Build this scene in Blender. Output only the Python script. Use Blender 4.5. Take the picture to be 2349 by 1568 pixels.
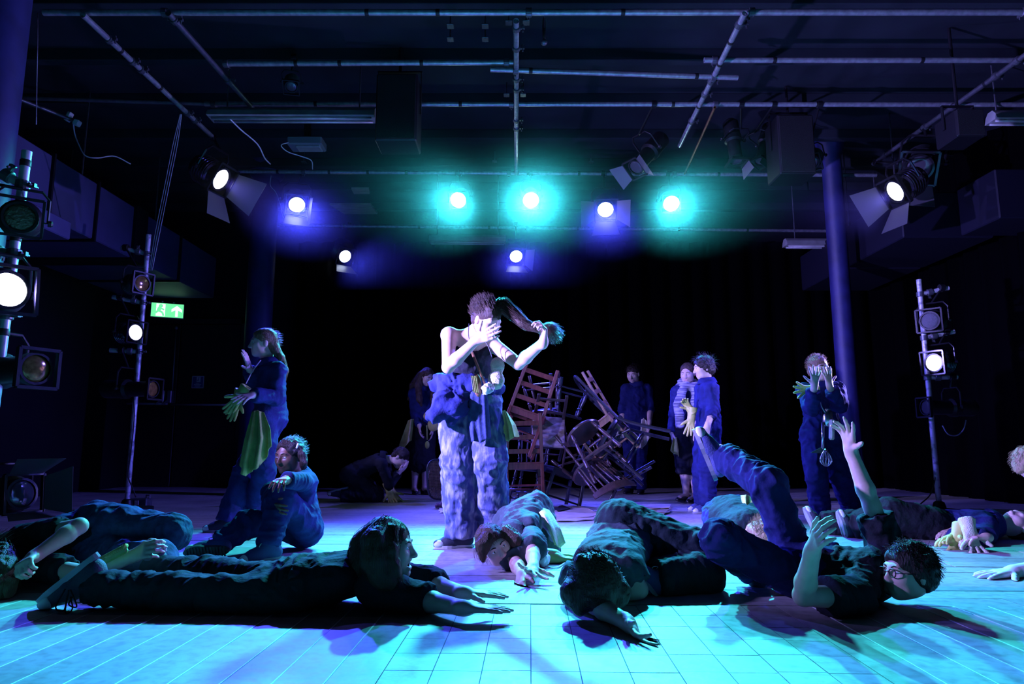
import bpy, bmesh, math, random
import numpy as np
from mathutils import Vector, Matrix

# ------------------------------------------------------------------ scene, camera, world, exposure
for _o in list(bpy.data.objects):
    bpy.data.objects.remove(_o, do_unlink=True)
SC = bpy.context.scene
COL = SC.collection
random.seed(7)
RNG = np.random.default_rng(7)

CAM_H, PITCH, FPX, CX, CY = 0.65, math.radians(8.46), 1566.0, 1174.5, 784.0
cam_d = bpy.data.cameras.new('camera')
cam_d.sensor_fit = 'HORIZONTAL'; cam_d.sensor_width = 36.0; cam_d.lens = 24.0
cam_d.clip_start = 0.05; cam_d.clip_end = 100
cam = bpy.data.objects.new('camera', cam_d); COL.objects.link(cam)
cam.location = (0, 0, CAM_H); cam.rotation_euler = (math.pi / 2 + PITCH, 0, 0)
SC.camera = cam

world = bpy.data.worlds.new('dark_theatre'); SC.world = world; world.use_nodes = True
world.node_tree.nodes['Background'].inputs[0].default_value = (0.02, 0.04, 0.3, 1)
world.node_tree.nodes['Background'].inputs[1].default_value = 0.012

SC.view_settings.view_transform = 'Standard'; SC.view_settings.look = 'None'
SC.view_settings.gamma = 1.0; SC.view_settings.use_curve_mapping = False
SC.view_settings.exposure = 0.0
SC.cycles.use_denoising = True; SC.cycles.use_adaptive_sampling = True; SC.cycles.adaptive_threshold = 0.05
SC.cycles.max_bounces = 4; SC.cycles.diffuse_bounces = 2; SC.cycles.glossy_bounces = 2
SC.cycles.transmission_bounces = 3; SC.cycles.transparent_max_bounces = 6; SC.cycles.volume_bounces = 0
SC.cycles.sample_clamp_indirect = 4.0
SC.cycles.caustics_reflective = False; SC.cycles.caustics_refractive = False

# Pixel helpers: a place in the room from a position in the photograph and a real distance.
_ct, _st = math.cos(PITCH), math.sin(PITCH)
def ray(px, py):
    x = (px - CX) / FPX; y = (CY - py) / FPX
    return np.array([x, _ct - y * _st, _st + y * _ct])
ORG = np.array([0.0, 0.0, CAM_H])
def P(px, py, d):
    r = ray(px, py); return ORG + r * (d / r[1])
def G(px, py, z=0.0):
    r = ray(px, py); return ORG + r * ((z - CAM_H) / r[2])
def V(*a): return np.array(a, float)
def nrm(v):
    v = np.asarray(v, float); n = np.linalg.norm(v); return v / n if n > 1e-9 else v
# ------------------------------------------------------------------ materials
MATS = {}
def mat(name, col, rough=0.6, metal=0.0, spec=0.5, bump=0.0, bscale=40.0, var=0.0, vscale=8.0, col2=None, emit=None, estr=0.0, sheen=0.0, stretch=(1, 1, 1), thresh=None):
    if name in MATS: return MATS[name]
    m = bpy.data.materials.new(name); m.use_nodes = True; MATS[name] = m
    nt = m.node_tree; N = nt.nodes; L = nt.links; b = N['Principled BSDF']
    b.inputs['Base Color'].default_value = (*col, 1); b.inputs['Roughness'].default_value = rough
    b.inputs['Metallic'].default_value = metal; b.inputs['Specular IOR Level'].default_value = spec
    if sheen: b.inputs['Sheen Weight'].default_value = sheen
    if emit: b.inputs['Emission Color'].default_value = (*emit, 1); b.inputs['Emission Strength'].default_value = estr
    if bump or var or col2:
        tc = N.new('ShaderNodeTexCoord'); mp = N.new('ShaderNodeMapping'); mp.inputs['Scale'].default_value = stretch
        L.new(tc.outputs['Object'], mp.inputs['Vector'])
    if var or col2:
        n = N.new('ShaderNodeTexNoise'); n.inputs['Scale'].default_value = vscale; n.inputs['Detail'].default_value = 5
        L.new(mp.outputs[0], n.inputs['Vector'])
        r = N.new('ShaderNodeValToRGB'); c2 = col2 or tuple(c * (1 - var) for c in col)
        lo, hi = thresh or (0.35, 0.65)
        r.color_ramp.elements[0].position = lo; r.color_ramp.elements[1].position = hi
        r.color_ramp.elements[0].color = (*col, 1); r.color_ramp.elements[1].color = (*c2, 1)
        L.new(n.outputs[0], r.inputs[0]); L.new(r.outputs[0], b.inputs['Base Color'])
    if bump:
        n2 = N.new('ShaderNodeTexNoise'); n2.inputs['Scale'].default_value = bscale; n2.inputs['Detail'].default_value = 4
        L.new(mp.outputs[0], n2.inputs['Vector'])
        bp = N.new('ShaderNodeBump'); bp.inputs['Strength'].default_value = bump; bp.inputs['Distance'].default_value = 0.01
        L.new(n2.outputs[0], bp.inputs['Height']); L.new(bp.outputs[0], b.inputs['Normal'])
    return m
SKIN = mat('skin_fair', (0.66, 0.47, 0.38), 0.5, var=0.12, vscale=30, bump=0.06, bscale=120)
SKIN_D = mat('skin_brown', (0.22, 0.11, 0.07), 0.45, var=0.15, vscale=30, bump=0.06, bscale=120)
LIP = mat('lip', (0.52, 0.28, 0.24), 0.45)
LIP_D = mat('lip_brown', (0.16, 0.06, 0.05), 0.4)
MOUTH = mat('mouth_inside', (0.08, 0.01, 0.01), 0.5)
NAVY = mat('navy_cotton', (0.03, 0.038, 0.16), 0.85, spec=0.12, var=0.4, vscale=14, bump=0.35, bscale=60)
NAVY2 = mat('navy_overall', (0.02, 0.026, 0.125), 0.85, spec=0.12, var=0.35, vscale=10, bump=0.35, bscale=45)
BLACKC = mat('black_cotton', (0.018, 0.02, 0.026), 0.85, spec=0.12, var=0.3, vscale=12, bump=0.35, bscale=60)
TEALC = mat('dark_teal_cotton', (0.02, 0.034, 0.04), 0.85, spec=0.12, var=0.3, vscale=12, bump=0.3, bscale=60)
GREYC = mat('slate_cotton', (0.07, 0.1, 0.12), 0.85, spec=0.12, var=0.3, vscale=12, bump=0.3, bscale=60)
PAINTED = mat('paint_splashed_denim', (0.07, 0.085, 0.2), 0.85, spec=0.12, col2=(0.34, 0.35, 0.38), vscale=17, thresh=(0.46, 0.74), stretch=(1.6, 1.6, 0.6), bump=0.35, bscale=40)
DENIM = mat('blue_denim', (0.06, 0.08, 0.2), 0.85, spec=0.12, var=0.45, vscale=22, bump=0.35, bscale=60)
YEL = mat('yellow_cloth', (0.62, 0.58, 0.2), 0.9, spec=0.12, var=0.25, vscale=16, bump=0.5, bscale=90)
YELG = mat('yellow_green_cloth', (0.38, 0.45, 0.12), 0.9, spec=0.12, var=0.25, vscale=16, bump=0.5, bscale=90)
CREAM = mat('cream_towel', (0.72, 0.68, 0.52), 0.95, spec=0.12, var=0.15, vscale=20, bump=0.7, bscale=140)
RUBBER = mat('yellow_rubber', (0.6, 0.56, 0.16), 0.45, var=0.15, vscale=20)
RUBBER_G = mat('green_yellow_rubber', (0.38, 0.47, 0.12), 0.45, var=0.2, vscale=25)
WHITE = mat('white_rubber', (0.75, 0.75, 0.72), 0.6, var=0.12, vscale=20)
SHOE = mat('dark_canvas_shoe', (0.03, 0.035, 0.06), 0.75, bump=0.3, bscale=150)
SHOEB = mat('blue_canvas_shoe', (0.05, 0.06, 0.2), 0.75, bump=0.3, bscale=150)
SHOEL = mat('black_shoe_leather', (0.015, 0.015, 0.018), 0.3)
SOLE = mat('grey_rubber_sole', (0.3, 0.3, 0.34), 0.65)
SOLED = mat('dark_rubber_sole', (0.05, 0.05, 0.06), 0.65)
LACE = mat('pale_lace', (0.55, 0.55, 0.55), 0.8)
EYEW = mat('eye_white', (0.8, 0.8, 0.8), 0.2)
EYEI = mat('eye_iris', (0.02, 0.015, 0.012), 0.15)
BROW = mat('eyebrow_dark', (0.035, 0.02, 0.014), 0.8)
H_DARK = mat('hair_dark_brown', (0.022, 0.014, 0.01), 0.45, spec=0.3, bump=0.9, bscale=90, stretch=(2.5, 2.5, 0.22))
H_BROWN = mat('hair_brown', (0.07, 0.042, 0.024), 0.45, spec=0.3, bump=0.9, bscale=90, stretch=(2.5, 2.5, 0.22))
H_LIGHT = mat('hair_light_brown', (0.2, 0.12, 0.065), 0.45, spec=0.3, bump=0.9, bscale=90, stretch=(2.5, 2.5, 0.22))
H_BLOND = mat('hair_blond', (0.42, 0.3, 0.17), 0.5, spec=0.3, bump=0.9, bscale=90, stretch=(2.5, 2.5, 0.22))
BLACKM = mat('black_painted_steel', (0.008, 0.008, 0.010), 0.45, 0.0, spec=0.35, bump=0.1, bscale=60)
CHROME = mat('polished_black_housing', (0.03, 0.03, 0.035), 0.14, 0.6)
STEEL = mat('galvanised_steel', (0.5, 0.53, 0.56), 0.34, 0.6, var=0.35, vscale=25, bump=0.12, bscale=50)
STEELD = mat('dark_steel', (0.16, 0.17, 0.19), 0.45, 0.7, var=0.3, vscale=25)
TAPE = mat('black_tape', (0.01, 0.01, 0.01), 0.5)
WOODR = mat('mahogany_stain', (0.2, 0.05, 0.03), 0.35, var=0.45, vscale=9, stretch=(6, 6, 0.8), bump=0.1, bscale=30)
WOODD = mat('dark_varnished_wood', (0.06, 0.035, 0.028), 0.28, var=0.4, vscale=9, stretch=(6, 6, 0.8), bump=0.1, bscale=30)
WOODO = mat('worn_oak', (0.24, 0.12, 0.05), 0.42, var=0.5, vscale=9, stretch=(6, 6, 0.8), bump=0.15, bscale=30)
WOODB = mat('blackened_wood', (0.02, 0.02, 0.024), 0.3, var=0.3, vscale=9, stretch=(6, 6, 0.8))
CARD = mat('cardboard', (0.42, 0.36, 0.28), 0.9, var=0.2, vscale=10, bump=0.2, bscale=30)
# ------------------------------------------------------------------ mesh helpers
def link(name, me, m=None, parent=None, smooth=True):
    o = bpy.data.objects.new(name, me); COL.objects.link(o)
    if m is not None and not me.materials:
        for x in (m if isinstance(m, (list, tuple)) else [m]): me.materials.append(x)
    if smooth and len(me.polygons): me.polygons.foreach_set('use_smooth', np.ones(len(me.polygons), bool))
    if parent is not None: o.parent = parent
    return o
def mesh_np(name, v, f, m=None, parent=None, smooth=True):
    me = bpy.data.meshes.new(name)
    v = np.ascontiguousarray(v, np.float32); f = np.asarray(f, np.int32)
    me.vertices.add(len(v)); me.vertices.foreach_set('co', v.ravel())
    k = f.shape[1]
    me.loops.add(len(f) * k); me.loops.foreach_set('vertex_index', f.ravel())
    me.polygons.add(len(f)); me.polygons.foreach_set('loop_start', np.arange(len(f), dtype=np.int32) * k)
    try: me.polygons.foreach_set('loop_total', np.full(len(f), k, np.int32))
    except Exception: pass
    me.update(calc_edges=True); me.validate()
    return link(name, me, m, parent, smooth)
def tag(o, label=None, cat=None, group=None, kind=None):
    if label: o['label'] = label
    if cat: o['category'] = cat
    if group: o['group'] = group
    if kind: o['kind'] = kind
    return o
def empty(name, loc=(0, 0, 0), label=None, cat=None, group=None, kind=None, rot=None):
    o = bpy.data.objects.new(name, None); COL.objects.link(o); o.location = loc
    o.empty_display_size = 0.1
    if rot is not None: o.rotation_euler = rot
    return tag(o, label, cat, group, kind)
def adopt(root, objs):
    """parent objects that were built in world space, keeping them where they are"""
    inv = Matrix.LocRotScale(root.location, root.rotation_euler, root.scale).inverted()
    for o in objs:
        o.parent = root; o.matrix_parent_inverse = inv
def basis(z, x=None):
    z = nrm(z); x = V(1, 0, 0) if x is None else np.asarray(x, float)
    if abs(np.dot(nrm(x), z)) > 0.98: x = V(0, 1, 0) if abs(z[1]) < 0.9 else V(0, 0, 1)
    x = nrm(x - z * np.dot(x, z)); y = np.cross(z, x)
    return np.stack([x, y, z], 1)
class MB:
    """collects shapes into one mesh"""
    def __init__(s): s.v = []; s.f = []; s.n = 0
    def add(s, v, f):
        v = np.asarray(v, float); s.v.append(v); s.f += [tuple(i + s.n for i in q) for q in f]; s.n += len(v); return s
    def box(s, c, h, R=None, bev=0.0):
        c = np.asarray(c, float); h = np.asarray(h, float); R = np.eye(3) if R is None else R
        if bev <= 0:
            p = np.array([[x, y, z] for x in (-1, 1) for y in (-1, 1) for z in (-1, 1)], float) * h
            f = [(0, 1, 3, 2), (4, 6, 7, 5), (0, 4, 5, 1), (2, 3, 7, 6), (0, 2, 6, 4), (1, 5, 7, 3)]
        else:
            b = min(bev, h.min() * 0.95); bm = bmesh.new()
            bmesh.ops.create_cube(bm, size=2); 
            for q in bm.verts: q.co = Vector((q.co.x * h[0], q.co.y * h[1], q.co.z * h[2]))
            bmesh.ops.bevel(bm, geom=bm.edges[:], offset=b, segments=1, affect='EDGES', profile=0.5)
            p = np.array([q.co[:] for q in bm.verts]); bm.verts.index_update(); f = [tuple(x.index for x in q.verts) for q in bm.faces]; bm.free()
        return s.add(p @ R.T + c, f)
    def bar(s, a, b, w, d=None, up=(0, 0, 1), bev=0.0):
        a = np.asarray(a, float); b = np.asarray(b, float); R = basis(b - a, up); d = w if d is None else d
        return s.box((a + b) / 2, (w / 2, d / 2, np.linalg.norm(b - a) / 2), R, bev)
    def tube(s, pts, r, n=10, caps=True, closed=False):
        pts = [np.asarray(p, float) for p in pts]; k = len(pts); r = [r] * k if np.isscalar(r) else r
        ref = None; V0 = []
        for i, p in enumerate(pts):
            t = pts[min(i + 1, k - 1)] - pts[max(i - 1, 0)] if not closed else pts[(i + 1) % k] - pts[i - 1]
            t = nrm(t)
            if ref is None:
                ref = V(0, 0, 1) if abs(t[2]) < 0.9 else V(1, 0, 0)
            x = nrm(ref - t * np.dot(ref, t)); y = np.cross(t, x); ref = x
            for j in range(n):
                a = 2 * math.pi * j / n; V0.append(p + (x * math.cos(a) + y * math.sin(a)) * r[i])
        F = []
        for i in range(k if closed else k - 1):
            i2 = (i + 1) % k
            for j in range(n):
                j2 = (j + 1) % n; F.append((i * n + j, i * n + j2, i2 * n + j2, i2 * n + j))
        if caps and not closed:
            F.append(tuple(range(n - 1, -1, -1))); F.append(tuple((k - 1) * n + j for j in range(n)))
        return s.add(V0, F)
    def lathe(s, c, axis, prof, n=20, x=None, cap0=True, cap1=True):
        """prof: list of (radius, height along axis)"""
        R = basis(axis, x); V0 = []; F = []
        for (r, h) in prof:
            for j in range(n):
                a = 2 * math.pi * j / n; V0.append(R @ V(r * math.cos(a), r * math.sin(a), h) + np.asarray(c, float))
        k = len(prof)
        for i in range(k - 1):
            for j in range(n):
                j2 = (j + 1) % n; F.append((i * n + j, i * n + j2, (i + 1) * n + j2, (i + 1) * n + j))
        if cap0: F.append(tuple(range(n - 1, -1, -1)))
        if cap1: F.append(tuple((k - 1) * n + j for j in range(n)))
        return s.add(V0, F)
    def ball(s, c, r, n=12, R=None):
        r = np.full(3, r) if np.isscalar(r) else np.asarray(r, float); m = n // 2; R = np.eye(3) if R is None else R
        V0 = []; F = []
        for i in range(m + 1):
            t = math.pi * i / m
            for j in range(n):
                a = 2 * math.pi * j / n; V0.append((R @ (V(math.sin(t) * math.cos(a), math.sin(t) * math.sin(a), math.cos(t)) * r)) + np.asarray(c, float))
        for i in range(m):
            for j in range(n):
                j2 = (j + 1) % n; F.append((i * n + j, (i + 1) * n + j, (i + 1) * n + j2, i * n + j2))
        return s.add(V0, F)
    def prism(s, poly, R, c, h):
        """flat outline (2D list) in the x/y of frame R, thickness h along its z"""
        n = len(poly); c = np.asarray(c, float)
        v = [R @ V(p[0], p[1], z) + c for z in (-h / 2, h / 2) for p in poly]
        f = [tuple(range(n - 1, -1, -1)), tuple(range(n, 2 * n))] + [(j, (j + 1) % n, n + (j + 1) % n, n + j) for j in range(n)]
        return s.add(v, f)
    def build(s, name, m, parent=None, smooth=False, auto=None):
        me = bpy.data.meshes.new(name)
        me.from_pydata(np.concatenate(s.v).tolist() if s.v else [], [], s.f); me.validate(); me.update()
        o = link(name, me, m, parent, smooth)
        if auto:
            try: me.set_sharp_from_angle(angle=math.radians(auto))
            except Exception: pass
        return o
def spline(pts, n=8):
    """Catmull-Rom through the points"""
    p = [np.asarray(q, float) for q in pts]; p = [2 * p[0] - p[1]] + p + [2 * p[-1] - p[-2]]; out = []
    for i in range(1, len(p) - 2):
        for k in range(n):
            t = k / n; a, b, c, d = p[i - 1:i + 3]
            out.append(0.5 * ((2 * b) + (c - a) * t + (2 * a - 5 * b + 4 * c - d) * t * t + (3 * b - a - 3 * c + d) * t ** 3))
    out.append(p[-2]); return out
# vectorised value noise
def _hash(i, j, k, s):
    h = (i * 374761393 + j * 668265263 + k * 2147483647 + s * 974634777) & 0xffffffff
    h = ((h ^ (h >> 13)) * 1274126177) & 0xffffffff
    return ((h ^ (h >> 16)) & 0xffff) / 65535.0
def vnoise(p, s=0):
    p = np.asarray(p); i0 = np.floor(p).astype(np.int64); f = p - i0; f = f * f * (3 - 2 * f); r = 0
    for dx in (0, 1):
        wx = f[:, 0] if dx else 1 - f[:, 0]
        for dy in (0, 1):
            wy = f[:, 1] if dy else 1 - f[:, 1]
            for dz in (0, 1):
                wz = f[:, 2] if dz else 1 - f[:, 2]
                r = r + wx * wy * wz * _hash(i0[:, 0] + dx, i0[:, 1] + dy, i0[:, 2] + dz, s)
    return r
# ------------------------------------------------------------------ soft bodies: distance field -> one continuous mesh
class Field:
    def __init__(s, h): s.h = h; s.ops = []
    def _op(s, fn, lo, hi, k, sub=False): s.ops.append((fn, np.asarray(lo, float), np.asarray(hi, float), k, sub)); return s
    def cone(s, a, b, r0, r1, k=0.02, cut=False, sub=False):
        a = np.asarray(a, float); b = np.asarray(b, float); R = max(r0, r1); ab = b - a; L2 = max(np.dot(ab, ab), 1e-12); ax = nrm(ab)
        def fn(p):
            q = p - a; t = np.clip((q @ ab) / L2, 0, 1)
            d = np.linalg.norm(q - t[..., None] * ab, axis=-1) - (r0 + (r1 - r0) * t)
            if cut: d = np.maximum(d, (p - b) @ ax)
            return d
        return s._op(fn, np.minimum(a, b) - R, np.maximum(a, b) + R, k, sub)
    def chain(s, pts, rs, k=0.02, cut=False):
        for i in range(len(pts) - 1): s.cone(pts[i], pts[i + 1], rs[i], rs[i + 1], k, cut and i == len(pts) - 2)
        return s
    def ecap(s, a, b, w0, w1, e0, e1, lat, k=0.03):
        """capsule with an oval section: w = half width along lat, e = half depth"""
        a = np.asarray(a, float); b = np.asarray(b, float); ab = b - a; L2 = max(np.dot(ab, ab), 1e-12); ax = nrm(ab)
        lat = nrm(lat - ax * np.dot(lat, ax)); nn = np.cross(ax, lat); R = max(w0, w1, e0, e1)
        def fn(p):
            q = p - a; t = np.clip((q @ ab) / L2, 0, 1); q = q - t[..., None] * ab
            w = w0 + (w1 - w0) * t; e = e0 + (e1 - e0) * t
            g = np.sqrt(((q @ lat) / w) ** 2 + ((q @ nn) / e) ** 2 + ((q @ ax) / e) ** 2)
            return (g - 1) * np.minimum(w, e)
        return s._op(fn, np.minimum(a, b) - R, np.maximum(a, b) + R, k)
    def ell(s, c, r, B=None, k=0.02, sub=False):
        c = np.asarray(c, float); r = np.asarray(r, float); B = np.eye(3) if B is None else B; R = r.max()
        def fn(p):
            q = (p - c) @ B; g = np.linalg.norm(q / r, axis=-1); g2 = np.linalg.norm(q / (r * r), axis=-1)
            return g * (g - 1) / np.maximum(g2, 1e-6)
        return s._op(fn, c - R, c + R, k, sub)
    def rbox(s, c, h, B, rad, k=0.01, sub=False):
        c = np.asarray(c, float); h = np.asarray(h, float); R = np.linalg.norm(h)
        def fn(p):
            q = np.abs((p - c) @ B) - (h - rad)
            return np.linalg.norm(np.maximum(q, 0), axis=-1) + np.minimum(q.max(-1), 0) - rad
        return s._op(fn, c - R, c + R, k, sub)
    def solve(s):
        h = s.h; add = [o for o in s.ops if not o[4]]
        lo = np.min([o[1] for o in add], 0) - 3 * h - 0.01; hi = np.max([o[2] for o in add], 0) + 3 * h + 0.01
        n = np.ceil((hi - lo) / h).astype(int) + 1
        D = np.full(n, 1.0, np.float32)
        for fn, a, b, k, sub in s.ops:
            m = k + 3 * h
            i0 = np.clip(np.floor((a - m - lo) / h).astype(int), 0, n - 1); i1 = np.clip(np.ceil((b + m - lo) / h).astype(int) + 1, 1, n)
            if np.any(i1 <= i0): continue
            ax = [lo[j] + h * np.arange(i0[j], i1[j]) for j in range(3)]
            p = np.stack(np.meshgrid(*ax, indexing='ij'), -1)
            d = fn(p); sl = tuple(slice(i0[j], i1[j]) for j in range(3)); c = D[sl]
            if sub:
                d = -d; q = np.maximum(k - np.abs(c - d), 0) / k; D[sl] = np.maximum(c, d) + q * q * k / 4
            else:
                q = np.maximum(k - np.abs(c - d), 0) / k; D[sl] = np.minimum(c, d) - q * q * k / 4
        return surface_nets(D, lo, h)
def surface_nets(D, lo, h):
    nx, ny, nz = D.shape; S = D < 0
    c = np.zeros((nx - 1, ny - 1, nz - 1), np.int8)
    for i in (0, 1):
        for j in (0, 1):
            for k in (0, 1): c += S[i:nx - 1 + i, j:ny - 1 + j, k:nz - 1 + k]
    act = (c > 0) & (c < 8); ids = np.argwhere(act); idx = np.full(act.shape, -1, np.int32); idx[act] = np.arange(len(ids))
    co = [(i, j, k) for i in (0, 1) for j in (0, 1) for k in (0, 1)]
    val = np.stack([D[ids[:, 0] + i, ids[:, 1] + j, ids[:, 2] + k] for i, j, k in co], 1)
    acc = np.zeros((len(ids), 3)); cnt = np.zeros(len(ids))
    for a in range(8):
        for b in range(a + 1, 8):
            if sum(abs(co[a][q] - co[b][q]) for q in range(3)) != 1: continue
            va, vb = val[:, a], val[:, b]; m = (va < 0) != (vb < 0)
            t = np.where(m, va / np.where(m, va - vb, 1), 0)
            pt = np.array(co[a]) + t[:, None] * (np.array(co[b]) - np.array(co[a]))
            acc += np.where(m[:, None], pt, 0); cnt += m
    v = lo + h * (ids + acc / np.maximum(cnt, 1)[:, None])
    F = []
    for ax in range(3):
        u, w = [(1, 2), (2, 0), (0, 1)][ax]
        sa = [slice(None)] * 3; sb = [slice(None)] * 3; sa[ax] = slice(0, -1); sb[ax] = slice(1, None)
        A = S[tuple(sa)]; B = S[tuple(sb)]; e = np.argwhere(A != B)
        e = e[(e[:, u] > 0) & (e[:, w] > 0) & (e[:, u] < D.shape[u] - 1) & (e[:, w] < D.shape[w] - 1)]
        if not len(e): continue
        fl = A[e[:, 0], e[:, 1], e[:, 2]]
        def at(du, dw):
            q = e.copy(); q[:, u] -= du; q[:, w] -= dw; return idx[q[:, 0], q[:, 1], q[:, 2]]
        q = np.stack([at(1, 1), at(0, 1), at(0, 0), at(1, 0)], 1)
        q[~fl] = q[~fl][:, ::-1]; F.append(q)
    return v, np.concatenate(F)
def vnormals(v, f):
    n = np.cross(v[f[:, 2]] - v[f[:, 0]], v[f[:, 3]] - v[f[:, 1]]); out = np.zeros_like(v)
    for k in range(4): np.add.at(out, f[:, k], n)
    return out / np.maximum(np.linalg.norm(out, axis=1, keepdims=True), 1e-12)
# ------------------------------------------------------------------ the room
def PZ(px, py, z):
    r = ray(px, py); return ORG + r * ((z - CAM_H) / r[2])
def floor_mat():
    m = bpy.data.materials.new('painted_floorboards'); m.use_nodes = True; nt = m.node_tree; N = nt.nodes; L = nt.links; b = N['Principled BSDF']
    geo = N.new('ShaderNodeNewGeometry'); oi = N.new('ShaderNodeObjectInfo')
    n1 = N.new('ShaderNodeTexNoise'); n1.inputs['Scale'].default_value = 2.2; n1.inputs['Detail'].default_value = 6
    n2 = N.new('ShaderNodeTexNoise'); n2.inputs['Scale'].default_value = 26; n2.inputs['Detail'].default_value = 5
    L.new(geo.outputs['Position'], n1.inputs['Vector']); L.new(geo.outputs['Position'], n2.inputs['Vector'])
    r1 = N.new('ShaderNodeValToRGB'); e = r1.color_ramp.elements; e[0].position = 0.3; e[1].position = 0.72; e[0].color = (0.30, 0.29, 0.28, 1); e[1].color = (0.50, 0.48, 0.46, 1)
    L.new(n1.outputs[0], r1.inputs[0])
    r2 = N.new('ShaderNodeValToRGB'); e = r2.color_ramp.elements; e[0].position = 0.3; e[1].position = 0.55; e[0].color = (0.72, 0.72, 0.72, 1); e[1].color = (1, 1, 1, 1)
    L.new(n2.outputs[0], r2.inputs[0])
    mx = N.new('ShaderNodeMix'); mx.data_type = 'RGBA'; mx.blend_type = 'MULTIPLY'; mx.inputs[0].default_value = 1
    L.new(r1.outputs[0], mx.inputs[6]); L.new(r2.outputs[0], mx.inputs[7])
    mr = N.new('ShaderNodeMapRange'); mr.inputs[3].default_value = 0.82; mr.inputs[4].default_value = 1.1; L.new(oi.outputs['Random'], mr.inputs[0])
    mx2 = N.new('ShaderNodeMix'); mx2.data_type = 'RGBA'; mx2.blend_type = 'MULTIPLY'; mx2.inputs[0].default_value = 1
    L.new(mx.outputs[2], mx2.inputs[6]); L.new(mr.outputs[0], mx2.inputs[7]); L.new(mx2.outputs[2], b.inputs['Base Color'])
    rr = N.new('ShaderNodeMapRange'); rr.inputs[3].default_value = 0.38; rr.inputs[4].default_value = 0.62; L.new(n2.outputs[0], rr.inputs[0]); L.new(rr.outputs[0], b.inputs['Roughness'])
    bp = N.new('ShaderNodeBump'); bp.inputs['Strength'].default_value = 0.25; bp.inputs['Distance'].default_value = 0.004; L.new(n2.outputs[0], bp.inputs['Height']); L.new(bp.outputs[0], b.inputs['Normal'])
    b.inputs['Specular IOR Level'].default_value = 0.45
    return m
FLOORM = floor_mat()
FLOORB = mat('pale_joint', (0.5, 0.5, 0.5), 0.8)  # light grey of the slab, seen in the gaps between boards
FLOORD = mat('dark_joint', (0.08, 0.08, 0.09), 0.9)
bk = MB(); bk.box((0, 5.2, -0.0522), (6.2, 6.6, 0.05)); FLOOR = tag(bk.build('floor', FLOORB), None, None, None, 'structure')
YAW = math.radians(-1.5)
_cy, _sy = math.cos(YAW), math.sin(YAW)
pm = MB(); pm.box((0, 0, -0.003), (0.5, 0.5, 0.003), None, 0.0); pm_me = None
def plank(cx, cy, w, l, dz=0.0):
    """board piece centred at cx, cy in the boards' own grid"""
    global pm_me
    if pm_me is None:
        o = pm.build('plank', FLOORM, FLOOR); pm_me = o.data
    else:
        o = bpy.data.objects.new('plank', pm_me); COL.objects.link(o); o.parent = FLOOR
    o.location = (cx * _cy - cy * _sy, cx * _sy + cy * _cy, dz); o.rotation_euler = (random.gauss(0, 0.0002), random.gauss(0, 0.0012), YAW); o.scale = (w, l, 1)
rnd = random.Random(3)
sb = MB(); sb.box((0.35, 2.2, -0.002), (0.72, 0.72, 0.0004), np.array([[_cy, -_sy, 0], [_sy, _cy, 0], [0, 0, 1]])); sb.build('subfloor', FLOORD, FLOOR)  # thin dark sheet that darkens the gaps between the centre tiles
PW, TL, FY0, FY1 = 0.142, 0.165, 0.7, 2.93
for i in range(-15, 17):
    cx = (i + 0.5) * PW
    if -3 <= i <= 6:
        y = FY1 - rnd.uniform(0, 0.02)
        while y > 1.55:
            plank(cx, y - TL / 2, PW - 0.003, TL - 0.003, rnd.uniform(-0.0008, 0)); y -= TL
        plank(cx, (FY0 + y) / 2, PW - 0.003, y - FY0 - 0.004)
    else: plank(cx, (FY0 + FY1) / 2, PW - 0.003, FY1 - FY0 - 0.004, rnd.uniform(-0.0008, 0))
fs = MB(); _RY = np.array([[_cy, -_sy, 0], [_sy, _cy, 0], [0, 0, 1]])
for i in list(range(-15, -3)) + list(range(8, 18)):
    cx, c2 = i * PW, (FY0 + FY1) / 2; fs.box((cx * _cy - c2 * _sy, cx * _sy + c2 * _cy, -0.0005), (0.0024, (FY1 - FY0) / 2, 0.0013), _RY)
fo = fs.build('pale_joint', mat('pale_joint_strip', (0.8, 0.8, 0.8), 0.7), FLOOR); fo['kind'] = 'stuff'  # thin pale strips along the joints of the side boards
rest = MB(); y = FY1; row = 0
while y < 10.6:
    x = -6.0 + rnd.uniform(-1.6, 0)
    while x < 6.0:
        l = rnd.uniform(1.6, 2.8)
        if y < 5.3 and x + l > -3.9 and x < 3.9: plank(x + l / 2, y + 0.075, l - 0.004, 0.15 - 0.005, rnd.uniform(-0.0008, 0))
        else: rest.box(((x + l / 2) * _cy - (y + 0.075) * _sy, (x + l / 2) * _sy + (y + 0.075) * _cy, -0.003), (l / 2 - 0.002, 0.0725, 0.003), np.array([[_cy, -_sy, 0], [_sy, _cy, 0], [0, 0, 1]]))
        x += l
    y += 0.15; row += 1
for sx in (-1, 1):
    for i in range(20):
        rest.box((sx * (2.42 + i * 0.16) + 0.05, 1.75, -0.003), (0.078, 1.17, 0.003))
ro = rest.build('far_planks', FLOORM, FLOOR); ro['kind'] = 'stuff'

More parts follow.
